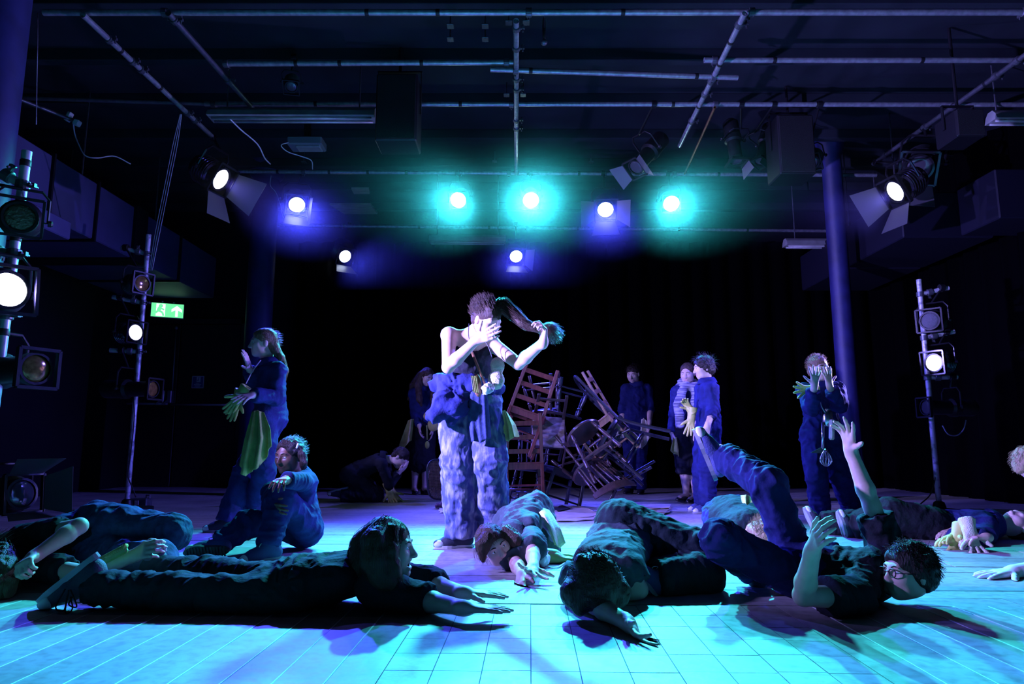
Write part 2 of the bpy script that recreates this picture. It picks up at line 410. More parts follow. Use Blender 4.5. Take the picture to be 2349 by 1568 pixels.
WALLM = mat('black_painted_wall', (0.008, 0.008, 0.01), 0.8, spec=0.2, bump=0.25, bscale=25, var=0.25, vscale=3)
DRAPE = mat('black_velvet_drape', (0.0015, 0.0015, 0.002), 1.0, spec=0.0, bump=0.2, bscale=80)
CEILM = mat('black_ceiling', (0.024, 0.03, 0.04), 0.8, spec=0.2, bump=0.2, bscale=12, var=0.35, vscale=2)
b = MB(); b.box((0, 10.75, 2.2), (6.2, 0.1, 2.3)); tag(b.build('wall_back', WALLM), kind='structure')
b = MB(); b.box((-6.0, 5.2, 2.2), (0.1, 6.6, 2.3)); tag(b.build('wall_left', WALLM), kind='structure')
b = MB(); b.box((6.0, 5.2, 2.2), (0.1, 6.6, 2.3)); tag(b.build('wall_right', WALLM), kind='structure')
b = MB(); b.box((0, -1.4, 2.2), (6.2, 0.1, 2.3)); tag(b.build('wall_front', WALLM), kind='structure')
b = MB(); b.box((0, 5.2, 4.5), (6.2, 6.6, 0.08)); CEIL = tag(b.build('ceiling', CEILM), kind='structure')
for i in range(13):   # shallow joists under the ceiling boards
    b = MB(); b.box((0, 0.2 + i * 0.85, 4.36), (6.0, 0.05, 0.06), None, 0.006); b.build('joist', CEILM, CEIL)
# drape across the back
def drape(name, x0, x1, yy, z0, z1, label, n=420, amp=0.055, wl=0.30, ang=0.0, seed=1):
    rg = np.random.default_rng(seed); s = np.linspace(0, 1, n); L = x1 - x0; ph = np.cumsum(rg.uniform(0.6, 1.4, n)) / n * L / wl * 2 * np.pi
    zs = np.linspace(z0, z1, 8); v = []
    for j, z in enumerate(zs):
        a = amp * (1.15 - 0.35 * (z - z0) / (z1 - z0)); v.append(np.stack([x0 + s * L + 0.02 * np.cos(ph * 1.0), yy + a * np.sin(ph) + 0.3 * a * np.sin(ph * 0.37 + 1 + 0.2 * j), np.full(n, z)], 1))
    v = np.concatenate(v); v2 = v + V(0, 0.006, 0); m = len(v)
    f = [(j * n + i, j * n + i + 1, (j + 1) * n + i + 1, (j + 1) * n + i) for j in range(7) for i in range(n - 1)]
    f2 = [tuple(x + m for x in q[::-1]) for q in f]
    o = mesh_np(name, np.concatenate([v, v2]), np.array(f + f2), DRAPE)
    if ang:
        c = V((x0 + x1) / 2, yy, 0); o.data.transform(Matrix.Translation(Vector(c)) @ Matrix.Rotation(ang, 4, 'Z') @ Matrix.Translation(-Vector(c)))
    return tag(o, label, 'curtain')
drape('stage_curtain', -3.35, 5.7, 10.3, 0.01, 3.75, 'black full-height curtain hung across the back of the stage')
drape('side_curtain', 2.9, 8.6, 6.9, 0.01, 4.2, 'black masking curtain along the right side behind the lighting boom', 300, ang=math.radians(90), seed=5).location = (-0.25, 0.6, 0)
# columns
COLM = mat('blue_black_painted_column', (0.018, 0.018, 0.11), 0.55, bump=0.2, bscale=18, var=0.4, vscale=6)
def column(name, px, py, d, r, base=True):
    c = P(px, py, d); b = MB()
    b.lathe((c[0], c[1], 0), (0, 0, 1), [(r * 1.35, 0), (r * 1.35, 0.04), (r * 1.05, 0.07), (r, 0.1), (r, 4.2), (r * 1.25, 4.25), (r * 1.6, 4.42)], 28)
    return tag(b.build(name, COLM, None, True, 40), kind='structure')
column('column_1', 590, 800, 8.9, 0.17); column('column_2', 1938, 800, 8.1, 0.115); column('column_3', -42, 300, 3.75, 0.17)
# duct on the left wall
DUCT = mat('painted_duct', (0.06, 0.06, 0.15), 0.6, bump=0.1, bscale=10, var=0.2, vscale=3)
dk = empty('air_duct', (-5.2, 7, 2.8), 'dark rectangular air duct running along the left wall under the ceiling', 'duct'); obs = []
for i, (y0, y1) in enumerate(((5.2, 6.35), (6.37, 7.08), (7.10, 7.82), (8.1, 8.95), (8.97, 10.1))):
    b = MB(); b.box((-5.15, (y0 + y1) / 2, 3.13), (0.65, (y1 - y0) / 2, 0.31), None, 0.012); obs.append(b.build('duct_section', DUCT))
for y in (6.36, 7.09, 7.96, 8.96):
    b = MB(); b.box((-5.15, y, 3.13), (0.675, 0.012 if y != 7.96 else 0.13, 0.335)); obs.append(b.build('duct_flange', BLACKM))
for y in (5.6, 6.9, 8.4):
    for x in (-4.56, -5.7):
        b = MB(); b.bar((x, y, 3.4), (x, y, 4.42), 0.012); obs.append(b.build('hanger_rod', STEELD))
b = MB(); b.box((-4.9, 5.6, 2.72), (0.55, 0.9, 0.09), None, 0.01); obs.append(b.build('outlet_box', DUCT))
adopt(dk, obs)
dk = empty('air_duct', (4.6, 8.2, 2.75), 'faint dark duct under the ceiling at the right, beyond the boom', 'duct'); obs = []
for (x0, x1, y0, y1) in ((4.3, 5.3, 8.6, 9.9), (4.3, 5.3, 7.25, 8.56), (4.9, 5.6, 6.6, 7.2)):
    b = MB(); b.box(((x0 + x1) / 2, (y0 + y1) / 2, 3.15), ((x1 - x0) / 2, (y1 - y0) / 2, 0.26), None, 0.012); obs.append(b.build('duct_section', mat('black_duct', (0.006, 0.006, 0.016), 0.6, spec=0.3)))
for (x, y) in ((4.35, 8.5), (4.35, 7.4), (5.25, 8.5)):
    b = MB(); b.bar((x, y, 3.38), (x, y, 4.42), 0.012); obs.append(b.build('hanger_rod', STEELD))
adopt(dk, obs)
# double door with panic bar on the back wall
dy = 10.6
DOORM = mat('black_door_paint', (0.013, 0.013, 0.017), 0.5, var=0.3, vscale=4)
DM = mat('blue_grey_door_metal', (0.3, 0.3, 0.36), 0.35, 0.6)
a0 = P(215, 925, dy); a1 = P(405, 925, dy); a2 = P(545, 925, dy); zt = P(400, 745, dy)[2]
dr = empty('door_1', (a1[0], dy, 0), None, None, None, 'structure'); obs = []
for (xa, xb) in ((a0[0], a1[0] - 0.01), (a1[0] + 0.01, a2[0])):
    b = MB(); b.box(((xa + xb) / 2, dy, zt / 2 + 0.005), ((xb - xa) / 2, 0.03, zt / 2), None, 0.006); lf = b.build('door_leaf', DOORM); obs.append(lf)
b = MB()
for x in (a0[0] - 0.05, a2[0] + 0.05): b.box((x, dy, zt / 2 + 0.03), (0.04, 0.05, zt / 2 + 0.06))
b.box(((a0[0] + a2[0]) / 2, dy, zt + 0.05), ((a2[0] - a0[0]) / 2 + 0.09, 0.05, 0.04)); obs.append(b.build('door_frame', DOORM))
zb = a0[2]
b = MB(); b.tube([P(245, 925, dy - 0.12), P(385, 926, dy - 0.12)], 0.018, 8); obs.append(b.build('push_bar', DM, None, True))
b = MB(); b.tube([P(392, 927, dy - 0.12), P(522, 928, dy - 0.12)], 0.018, 8); obs.append(b.build('push_bar', DM, None, True))
for px in (374, 391):
    c = P(px, 910, dy - 0.07); b = MB(); b.box(c, (0.035, 0.05, 0.1), None, 0.012); b.bar(c + V(-0.01, -0.05, -0.06), c + V(-0.07, -0.06, -0.12), 0.03); obs.append(b.build('latch_case', DM))
b = MB(); b.tube([P(404, 752, dy - 0.06), P(395, 900, dy - 0.06)], 0.012, 6); b.ball(P(404, 752, dy - 0.06), 0.03, 10); obs.append(b.build('latch_rod', DM, None, True))
adopt(dr, obs)
# small notice on the door
SIGNB = mat('notice_blue', (0.05, 0.09, 0.35), 0.5); SIGNW = mat('notice_white', (0.75, 0.78, 0.85), 0.5)
c = P(454, 876, dy - 0.04); ns = empty('door_notice', c, 'small square blue fire door notice with a white figure, on the door', 'sign'); w = 0.092
b = MB(); b.box((0, 0, 0), (w, 0.004, w * 1.03)); b.build('plate', SIGNW, ns); b = MB(); b.box((0, -0.005, 0), (w * 0.88, 0.003, w * 0.9)); pl = b.build('panel', SIGNB, ns)
b = MB()
b.box((0.012, -0.009, 0.04), (0.03, 0.001, 0.042)); b.build('pictogram', SIGNW, ns)
b = MB(); b.ball((0.016, -0.011, 0.066), (0.008, 0.001, 0.008)); b.bar((0.012, -0.011, 0.055), (0.006, -0.011, 0.035), 0.012, 0.002, (1, 0, 0)); b.bar((0.006, -0.011, 0.035), (-0.008, -0.011, 0.015), 0.007, 0.002, (1, 0, 0)); b.bar((0.006, -0.011, 0.035), (0.024, -0.011, 0.012), 0.007, 0.002, (1, 0, 0)); b.build('running_figure', SIGNB, ns)
for i, ww in enumerate((0.03, 0.055, 0.04)):
    b = MB(); b.box((0, -0.009, -0.018 - i * 0.022), (ww, 0.001, 0.005)); b.build('text_line', SIGNW, ns)
# lit exit sign
EXG = mat('exit_green_glow', (0.1, 0.5, 0.2), 0.4, emit=(0.16, 0.85, 0.36), estr=1.15); EXW = mat('exit_white_glow', (0.8, 0.9, 0.8), 0.4, emit=(0.75, 1.0, 0.8), estr=1.5)
EXC = mat('exit_casing', (0.5, 0.5, 0.55), 0.5)
d = dy - 0.55; c = (P(348, 713, d) + P(421, 713, d)) / 2; w = (P(414, 713, d)[0] - P(348, 713, d)[0]) / 2; hh = (P(385, 698, d)[2] - P(385, 729, d)[2]) / 2
ex = empty('exit_sign', c, 'lit green emergency exit sign with running man and white up arrow', 'sign', None, None, (0, 0, math.radians(24)))
b = MB(); b.box((0, 0, 0), (w * 1.04, 0.05, hh * 1.05), None, 0.008); b.build('casing', EXC, ex)
b = MB(); b.box((0, -0.052, 0), (w, 0.003, hh)); b.build('green_panel', EXG, ex)
b = MB(); b.box((-w * 0.42, -0.056, 0.0), (w * 0.28, 0.002, hh * 0.9)); b.build('doorway_symbol', EXW, ex)
b = MB(); X = lambda x, z: V(x * w, -0.060, z * hh)
b.ball(X(-0.42, 0.6), (0.028, 0.002, 0.028)); b.bar(X(-0.45, 0.4), X(-0.55, -0.1), 0.05, 0.003, (1, 0, 0)); b.bar(X(-0.55, -0.1), X(-0.3, -0.35), 0.03, 0.003, (1, 0, 0)); b.bar(X(-0.3, -0.35), X(-0.22, -0.85), 0.026, 0.003, (1, 0, 0)); b.bar(X(-0.55, -0.1), X(-0.72, -0.45), 0.03, 0.003, (1, 0, 0)); b.bar(X(-0.72, -0.45), X(-0.9, -0.45), 0.026, 0.003, (1, 0, 0)); b.bar(X(-0.47, 0.3), X(-0.2, 0.05), 0.022, 0.003, (1, 0, 0)); b.bar(X(-0.48, 0.32), X(-0.78, 0.25), 0.022, 0.003, (1, 0, 0))
b.build('running_man', EXG, ex)
b = MB(); R = np.stack([V(1, 0, 0), V(0, 0, 1), V(0, -1, 0)], 1)
b.prism([(w * x, hh * z) for x, z in ((0.5, -0.85), (0.5, 0.1), (0.25, -0.2), (0.25, 0.2), (0.58, 0.75), (0.91, 0.2), (0.91, -0.2), (0.66, 0.1), (0.66, -0.85))], R, V(0, -0.057, 0), 0.003); b.build('arrow', EXW, ex)
for x in (-0.35, 0.35):
    b = MB(); b.tube([V(x * w, 0, hh), V(x * w, 0, hh + 0.04)], 0.012, 8); b.build('bracket', EXC, ex)
b = MB(); b.box((0, 0.3, hh * 0.3), (0.02, 0.25, 0.02)); b.build('wall_arm', BLACKM, ex)
# ------------------------------------------------------------------ grid pipes, lanterns, booms
def clamp_ring(c, ax, r, root, m=STEELD):
    b = MB(); c = np.asarray(c, float); ax = nrm(ax); R = basis(ax)
    b.lathe(c - ax * 0.025, ax, [(r + 0.004, 0), (r + 0.011, 0.004), (r + 0.011, 0.046), (r + 0.004, 0.05)], 14)
    b.bar(c + R[:, 0] * (r + 0.005), c + R[:, 0] * (r + 0.045), 0.022, 0.02, ax); b.tube([c + R[:, 0] * (r + 0.03) - R[:, 1] * 0.03, c + R[:, 0] * (r + 0.03) + R[:, 1] * 0.035], 0.007, 6)
    return b.build('clamp', m, root, False)
def pipe(p0, p1, label, r=0.0242, m=STEEL, clamps=(), tapes=(), name='grid_pipe', group='scaffold pipes of the lighting grid'):
    root = empty(name, p0, label, 'pipe', group); p0 = np.asarray(p0, float); p1 = np.asarray(p1, float); q = p1 - p0; obs = []
    b = MB(); ax = nrm(q); n = np.linalg.norm(q)
    b.lathe(p0, ax, [(r * 0.86, 0.02), (r * 0.86, 0), (r, 0), (r, n), (r * 0.86, n), (r * 0.86, n - 0.02)], 14); obs.append(b.build('tube', m, None, True, 40))
    for t in clamps: obs.append(clamp_ring(p0 + q * t, ax, r, None))
    for t in tapes:
        b = MB(); b.lathe(p0 + q * t - ax * 0.016, ax, [(r + 0.0015, 0), (r + 0.002, 0.002), (r + 0.002, 0.03), (r + 0.0015, 0.032)], 14); obs.append(b.build('tape', TAPE, None, True))
    adopt(root, obs); return root
ZG = 4.0
pipe(PZ(100, 29, ZG), PZ(2420, 28, ZG), 'long scaffold pipe nearest the top edge, spanning the whole width', clamps=(0.12, 0.48, 0.70, 0.97), tapes=(0.32, 0.39, 0.573, 0.70))
pipe(PZ(512, 146, ZG), PZ(1182, 143, ZG), 'short scaffold pipe left of the centre, second from the top', clamps=(0.01, 0.97), tapes=(0.25, 0.4, 0.68))
pipe(PZ(1125, 159, ZG - 0.06), PZ(1692, 178, ZG - 0.06), 'slightly slanting scaffold pipe right of the centre', tapes=(0.16, 0.83), clamps=(0.1, 0.9))
pipe(PZ(1615, 138, ZG), PZ(2420, 138, ZG), 'scaffold pipe at upper right, second from the top', clamps=(0.03,), tapes=(0.2, 0.62))
pipe(PZ(-20, 222, ZG), PZ(486, 238, ZG), 'dim scaffold pipe at the far left above the fallen cable', m=STEELD, r=0.022)
pipe(PZ(470, 238, ZG - 0.03), PZ(2420, 240, ZG - 0.03), 'long scaffold pipe crossing behind the hanging loudspeaker', clamps=(0.01, 0.36, 0.6), tapes=(0.13, 0.3, 0.55, 0.72))
pipe(PZ(548, 393, ZG), PZ(2010, 402, ZG), 'scaffold pipe carrying the front row of lit lanterns', clamps=(0.1, 0.34, 0.42, 0.57, 0.68), tapes=(0.06, 0.14, 0.2, 0.26, 0.45, 0.53, 0.75, 0.86))
pipe(PZ(590, 516, ZG - 0.05), PZ(2040, 531, ZG - 0.05), 'rearmost scaffold pipe above the black curtain', clamps=(0.13, 0.42), tapes=(0.25, 0.36, 0.5, 0.66, 0.77))
pipe(PZ(190, 34, ZG - 0.06), PZ(492, 318, ZG - 0.06), 'diagonal scaffold pipe at upper left, the thicker of two', clamps=(0.15, 0.3, 0.36, 0.73, 0.8), tapes=(0.22, 0.5))
pipe(PZ(386, 30, ZG - 0.05), PZ(607, 279, ZG - 0.05), 'dark diagonal scaffold pipe right of the thicker one', m=STEELD, clamps=(0.05, 0.55, 0.86))
pipe(PZ(1184, 48, ZG - 0.055), PZ(1185, 398, ZG - 0.055), 'scaffold pipe running straight away above the centre', clamps=(0.03, 0.12, 0.28, 0.34, 0.54, 0.6))
pipe(PZ(1709, 30, ZG - 0.055), PZ(1559, 334, ZG - 0.055), 'diagonal scaffold pipe right of the centre, ending in the air', clamps=(0.06, 0.42, 0.52, 0.75), tapes=(0.16, 0.3, 0.62))
pipe(PZ(1640, 246, ZG - 0.1), PZ(1571, 398, ZG - 0.1), 'thin rusty pipe beside the diagonal pipe end', r=0.013, m=mat('rusty_pipe', (0.25, 0.13, 0.06), 0.5, 0.5, var=0.4, vscale=30))
pipe(PZ(2400, 92, ZG - 0.06), PZ(2003, 376, ZG - 0.06), 'diagonal scaffold pipe at the upper right corner', m=STEELD, clamps=(0.12, 0.22, 0.45, 0.62, 0.9))
# lanterns -----------------------------------------------------------------
def spot(name, pos, aim, col, power, size, blend=0.5, soft=0.06):
    l = bpy.data.lights.new(name, 'SPOT'); l.color = col; l.energy = power; l.spot_size = math.radians(size); l.spot_blend = blend; l.shadow_soft_size = soft
    o = bpy.data.objects.new(name, l); COL.objects.link(o); o.location = pos
    o.rotation_euler = Vector(np.asarray(aim) - np.asarray(pos)).to_track_quat('-Z', 'Y').to_euler(); return o
def glow(name, col, s): return mat(name, (0.2, 0.2, 0.2), 0.3, emit=col, estr=s)
LENS_OFF = mat('dark_lens_glass', (0.05, 0.05, 0.06), 0.08, 0.0, spec=0.9)
LENS_AMB = mat('amber_lens_glass', (0.35, 0.2, 0.06), 0.12, 0.4, var=0.5, vscale=40)
GL_C = glow('cyan_lit_lens', (0.55, 1.0, 1.0), 30.0); GL_B = glow('blue_lit_lens', (0.62, 0.72, 1.0), 9.0); GL_L = glow('lavender_lit_lens', (0.75, 0.78, 1.0), 6.0)
def lantern(label, pos, aim, kind='fresnel', hang=None, lens=LENS_OFF, light=None, doors=(), s=1.0, hm=BLACKM, group='stage lanterns', aim2=None, yoke_up=(0, 0, 1)):
    """pos: lens centre; aim: point it shines at; hang: point of the clamp"""
    pos = np.asarray(pos, float); ax = nrm(np.asarray(aim, float) - pos); up = nrm(np.asarray(yoke_up, float) - ax * np.dot(yoke_up, ax)); sd = np.cross(up, ax); R = np.stack([sd, up, ax], 1)
    root = empty('stage_lantern', pos, label, 'stage lantern', group); obs = []; L = lambda x, y, z: pos + R @ (V(x, y, z) * s)
    b = MB()
    if kind == 'par':
        b.lathe(pos, ax, [(0.10 * s, 0.0), (0.112 * s, 0.0), (0.112 * s, -0.24 * s), (0.095 * s, -0.30 * s), (0.07 * s, -0.38 * s), (0.04 * s, -0.4 * s)], 24, up, False, True); lr = 0.10; back = -0.2; bw = 0.112
    elif kind == 'fresnel':
        b.lathe(pos, ax, [(0.085 * s, 0.0), (0.10 * s, 0.0), (0.10 * s, -0.07 * s), (0.118 * s, -0.08 * s), (0.118 * s, -0.2 * s), (0.10 * s, -0.25 * s), (0.06 * s, -0.27 * s)], 24, up, False, True)
        for i in range(5): b.lathe(L(0, 0, -0.1 - i * 0.025), ax, [(0.118 * s, 0), (0.124 * s, 0.003 * s), (0.124 * s, 0.009 * s), (0.118 * s, 0.012 * s)], 24, up, False, False)
        lr = 0.085; back = -0.14; bw = 0.118
    else:   # profile spot
        b.lathe(pos, ax, [(0.07 * s, 0.0), (0.082 * s, 0.0), (0.082 * s, -0.05 * s), (0.072 * s, -0.06 * s), (0.072 * s, -0.26 * s), (0.095 * s, -0.28 * s), (0.095 * s, -0.34 * s), (0.08 * s, -0.36 * s), (0.088 * s, -0.38 * s), (0.088 * s, -0.52 * s), (0.05 * s, -0.56 * s)], 20, up, False, True); lr = 0.07; back = -0.3; bw = 0.095
    obs.append(b.build('housing', hm, None, True, 35))
    b = MB(); b.lathe(L(0, 0, -0.012), ax, [(lr * s * 1.02, -0.006 * s), (lr * s, 0.0), (lr * s * 0.75, 0.006 * s), (lr * s * 0.35, 0.010 * s), (0.004 * s, 0.011 * s)], 24, up); obs.append(b.build('lens', lens, None, True))
    b = MB()   # colour frame runners
    q = bw * 1.02
    for (x, y, w, h) in ((0, -q, q, 0.008), (0, q, q, 0.008), (-q, 0, 0.008, q), (q, 0, 0.008, q)): b.box(L(x, y, 0.012), V(w, h, 0.014) * s, R)
    obs.append(b.build('colour_frame', hm))
    yk = MB(); g = bw + 0.028; top = 0.2
    yk.tube([L(-bw, 0, back), L(-g, 0, back), L(-g, top * 0.75, back), L(-g * 0.7, top, back), L(g * 0.7, top, back), L(g, top * 0.75, back), L(g, 0, back), L(bw, 0, back)], 0.009 * s, 6); obs.append(yk.build('yoke', hm))
    for sgn in (-1, 1):
        b = MB(); b.lathe(L(sgn * g, 0, back), R[:, 0] * sgn, [(0.018 * s, 0), (0.022 * s, 0.004 * s), (0.022 * s, 0.02 * s), (0.012 * s, 0.03 * s)], 8); obs.append(b.build('knob', hm))
    if hang is not None:
        h = np.asarray(hang, float); b = MB(); b.tube([L(0, top, back), h], 0.011 * s, 8); b.lathe(h + V(-0.025, 0, 0), (1, 0, 0), [(0.028, 0), (0.036, 0.002), (0.036, 0.048), (0.028, 0.05)], 12); obs.append(b.build('hook_clamp', hm))
    for (side, ang, ln) in doors:   # barn doors
        c, sn = math.cos(side), math.sin(side); e = np.array([c, sn, 0.0]); t = np.array([-sn, c, 0.0]); q = bw * 1.04
        n = e * math.sin(ang) + V(0, 0, 1) * math.cos(ang); b = MB(); w0 = q * 0.85; w1 = q * 1.25
        a_, b_, c_, d_ = e * q + t * w0, e * q - t * w0, e * q - t * w1 + n * ln, e * q + t * w1 + n * ln; th = np.cross(t, n) * 0.0015
        v = [L(*(k + o_ * th + V(0, 0, 0.024))) for o_ in (-1, 1) for k in (a_, b_, c_, d_)]
        b.add(v, [(3, 2, 1, 0), (4, 5, 6, 7), (0, 1, 5, 4), (1, 2, 6, 5), (2, 3, 7, 6), (3, 0, 4, 7)]); obs.append(b.build('barn_door', BARN))
    if light:
        l = spot('lamp', L(0, 0, 0.05), aim if aim2 is None else aim2, *light); obs.append(l)
    adopt(root, obs); return root
BARN = mat('barn_door_steel', (0.11, 0.11, 0.12), 0.4, 0.35, bump=0.1, bscale=40)
CYAN = (0.035, 0.62, 0.74); BLUE = (0.05, 0.06, 1.0); LAV = (0.30, 0.25, 1.0); LBL = (0.10, 0.16, 1.0); BLUE2 = (0.12, 0.1, 1.0)
HZ = lambda px, py, dz=0.0: PZ(px, py, ZG + dz)
PI = math.pi
hp = PZ(1200, 398, ZG)[1]
def hangpt(p, d=None): return V(p[0], hp if d is None else d, ZG)
# cyan back lights
for i, (px, py, aim, pw, lb) in enumerate(((1051, 459, (-1.5, 2.5, 0), 3000, 'cyan lit par can left of the brightest one'), (1218, 459, (0.25, 2.7, 0), 4800, 'brightest cyan lit par can, straight above the woman'), (1540, 467, (1.7, 2.6, 0), 3000, 'cyan lit par can at the right end of the front row'))):
    p = P(px, py, hp - 0.12); lantern(lb, p, aim, 'par', hangpt(p), GL_C, (CYAN, pw, 54, 0.8, 0.07), s=0.95)
# blue front row
p = P(681, 470, hp - 0.15); lantern('blue lit lantern with a lowered barn door above the standing girl', p, (-0.75, 3.7, 0.1), 'fresnel', hangpt(p), GL_B, (BLUE, 3000, 47, 0.9, 0.06), doors=((-PI / 2, 0.25, 0.17), (PI, 0.05, 0.15), (0, 0.1, 0.15), (PI / 2, 0.2, 0.14)), s=1.12)
p = P(1389, 481, hp - 0.15); lantern('blue lit lantern with wide open barn doors right of the brightest one', p, (0.65, 3.7, 0.1), 'fresnel', hangpt(p), GL_B, (BLUE, 3000, 47, 0.9, 0.06), doors=((-PI / 2, 0.55, 0.19), (PI, 0.9, 0.18), (0, 0.8, 0.19), (PI / 2, 0.3, 0.12)), s=1.12)
# rear row
hr = PZ(1000, 522, ZG - 0.05)[1]
p = P(792, 588, hr - 0.2); lantern('small blue lit lantern at the back left under the rear pipe', p, (1.2, 5.5, 0.3), 'fresnel', hangpt(p, hr), GL_B, (BLUE, 1500, 56, 0.8, 0.06), doors=((-PI / 2, 0.35, 0.17),), s=1.1, hm=CHROME)
p = P(1184, 588, hr - 0.2); lantern('small blue lit lantern at the back centre under the rear pipe', p, (0.9, 5.2, 0.3), 'fresnel', hangpt(p, hr), GL_B, (BLUE, 1500, 56, 0.8, 0.06), doors=((-PI / 2, 0.25, 0.17), (0, 0.7, 0.15)), s=1.1, hm=CHROME)
# side lanterns on the diagonals
p = P(508, 412, 6.55); lantern('tilted polished lantern with glowing lens at upper left, barn doors open', p, p + V(1.0, -0.15, -0.6), 'fresnel', PZ(489, 315, ZG - 0.06), GL_L, (BLUE2, 1700, 72, 0.7, 0.05), doors=((0.0, 0.45, 0.22), (-PI / 2, 0.9, 0.2)), s=1.25, hm=CHROME, yoke_up=(-0.3, 0, 1))
p = P(2052, 440, 6.6); lantern('tilted polished lantern with glowing lens at upper right, barn doors open', p, p + V(-1.0, -0.1, -0.6), 'fresnel', PZ(2010, 371, ZG - 0.06), GL_L, (BLUE2, 1700, 72, 0.7, 0.05), doors=((PI, 0.45, 0.2), (-PI / 2, 0.7, 0.2)), s=1.25, hm=CHROME, yoke_up=(0.3, 0, 1))
p = P(2108, 385, 6.9); lantern('unlit lantern with round lens behind the glowing one at upper right', p, p + V(-0.7, -0.8, -0.7), 'fresnel', PZ(2120, 292, ZG - 0.06), LENS_OFF, None, doors=((-PI / 2, 0.5, 0.2),), s=1.45, hm=CHROME, yoke_up=(0.3, 0, 1))
# unlit profile spots and dark boxes
p = P(1458, 385, 6.9); lantern('long unlit profile spot hanging under the grid right of the centre', p, p + V(-0.55, -0.35, -0.7), 'profile', PZ(1500, 239, ZG - 0.03), LENS_OFF, None, doors=((0, 1.1, 0.13), (PI, 1.1, 0.13)), s=1.1)
p = P(1690, 372, 6.9); lantern('unlit profile spot pointing down beside the black box', p, p + V(0.03, -0.2, -1), 'profile', PZ(1700, 240, ZG - 0.03), LENS_OFF, None, doors=((0, 0.2, 0.12),), s=0.95)
p = P(1745, 372, 7.2); lantern('unlit slanting profile spot left of the dark cabinet', p, p + V(-0.35, -0.2, -1), 'profile', PZ(1775, 240, ZG - 0.03), LENS_OFF, None, doors=((0, 0.2, 0.12),), s=0.95)
p = P(1862, 372, 7.0); lantern('small unlit lantern behind the dark cabinet at right', p, p + V(-0.4, -0.5, -0.6), 'fresnel', PZ(1880, 240, ZG - 0.03), LENS_OFF, None, s=0.8)
p = P(668, 200, 6.0); lantern('tiny dark lantern above the long light fitting', p, p + V(0.1, -0.5, -0.8), 'fresnel', V(p[0], p[1] + 0.05, 4.29), LENS_OFF, None, s=0.6)
p = P(2395, 1115, 4.9)
def cabinet(name, label, px0, py0, px1, py1, d, depth, cat='loudspeaker', hang=True):
    a = P(px0, py0, d); c_ = P(px1, py1, d); c = (a + c_) / 2; root = empty(name, (c[0], c[1] + depth / 2, min(a[2], c_[2])), label, cat); obs = []
    w = abs(c_[0] - a[0]) / 2; h = abs(a[2] - c_[2]) / 2; b = MB(); b.box((c[0], c[1] + depth / 2, c[2]), (w, depth / 2, h), None, 0.012); obs.append(b.build('cabinet', BLACKM))
    b = MB(); b.box((c[0], c[1] - 0.006, c[2]), (w * 0.93, 0.006, h * 0.95), None, 0.004); obs.append(b.build('grille', mat('speaker_grille', (0.006, 0.006, 0.007), 0.8, bump=0.6, bscale=300)))
    for sx in (-1, 1):
        b = MB(); b.bar((c[0] + sx * (w + 0.012), c[1] + depth / 2, c[2]), (c[0] + sx * (w + 0.012), c[1] + depth / 2, c[2] + h + 0.1), 0.03, 0.008, (0, 1, 0)); obs.append(b.build('bracket', BLACKM))
    b = MB(); b.bar((c[0] - w - 0.02, c[1] + depth / 2, c[2] + h + 0.1), (c[0] + w + 0.02, c[1] + depth / 2, c[2] + h + 0.1), 0.03, 0.01, (0, 1, 0)); b.tube([(c[0], c[1] + depth / 2, c[2] + h + 0.1), (c[0], c[1] + depth / 2, 4.4)], 0.014, 8); obs.append(b.build('hanger', BLACKM))
    adopt(root, obs); return root
cabinet('loudspeaker', 'large black loudspeaker hanging left of the centre pipe', 864, 168, 955, 322, 5.9, 0.32)
cabinet('loudspeaker', 'black loudspeaker cabinet hanging at the right of the grid', 1782, 262, 1874, 398, 6.6, 0.35)
cabinet('loudspeaker', 'black box loudspeaker tilted beside the right diagonal pipe', 2190, 250, 2262, 312, 5.6, 0.3)
# light fittings
TUBEW = mat('dusty_reflector', (0.45, 0.45, 0.43), 0.35, 0.3, var=0.25, vscale=10)
def fitting(label, p0, p1, w=0.09, h=0.05, drop=0.0):
    p0 = np.asarray(p0, float); p1 = np.asarray(p1, float); root = empty('fluorescent_fitting', p0, label, 'light fitting', 'unlit fluorescent fittings under the ceiling'); obs = []; ax = nrm(p1 - p0); R = basis(ax, (0, 0, 1)); c = (p0 + p1) / 2; n = np.linalg.norm(p1 - p0) / 2
    b = MB(); b.prism([(-h, -w), (-h, w), (h * 0.2, w * 0.75), (h, w * 0.35), (h, -w * 0.35), (h * 0.2, -w * 0.75)], R, c, 2 * n); obs.append(b.build('reflector', TUBEW))
    for s in (-1, 1): b = MB(); b.tube([c - ax * n * 0.96 - R[:, 0] * (h + 0.012) + R[:, 1] * s * w * 0.45, c + ax * n * 0.96 - R[:, 0] * (h + 0.012) + R[:, 1] * s * w * 0.45], 0.013, 8); obs.append(b.build('glass_tube', TUBEW, None, True))
    for t in (-0.8, 0.8): b = MB(); b.tube([c + ax * n * t + R[:, 0] * h, c + ax * n * t + V(0, 0, 4.42 - (c + ax * n * t)[2])], 0.008, 6); obs.append(b.build('suspension_rod', STEELD))
    adopt(root, obs)
fitting('long grey fluorescent fitting under the grid at upper left', PZ(482, 261, 3.82), PZ(862, 262, 3.82))
fitting('dim fluorescent fitting behind the lit lanterns, above the centre', PZ(985, 547, 3.45), PZ(1160, 548, 3.45))
fitting('dim fluorescent fitting at the back right below the rear pipe', PZ(1800, 556, 3.4), PZ(2040, 557, 3.4))
fitting('dim fluorescent fitting cut by the right edge', PZ(2272, 268, 3.82), PZ(2420, 268, 3.82))
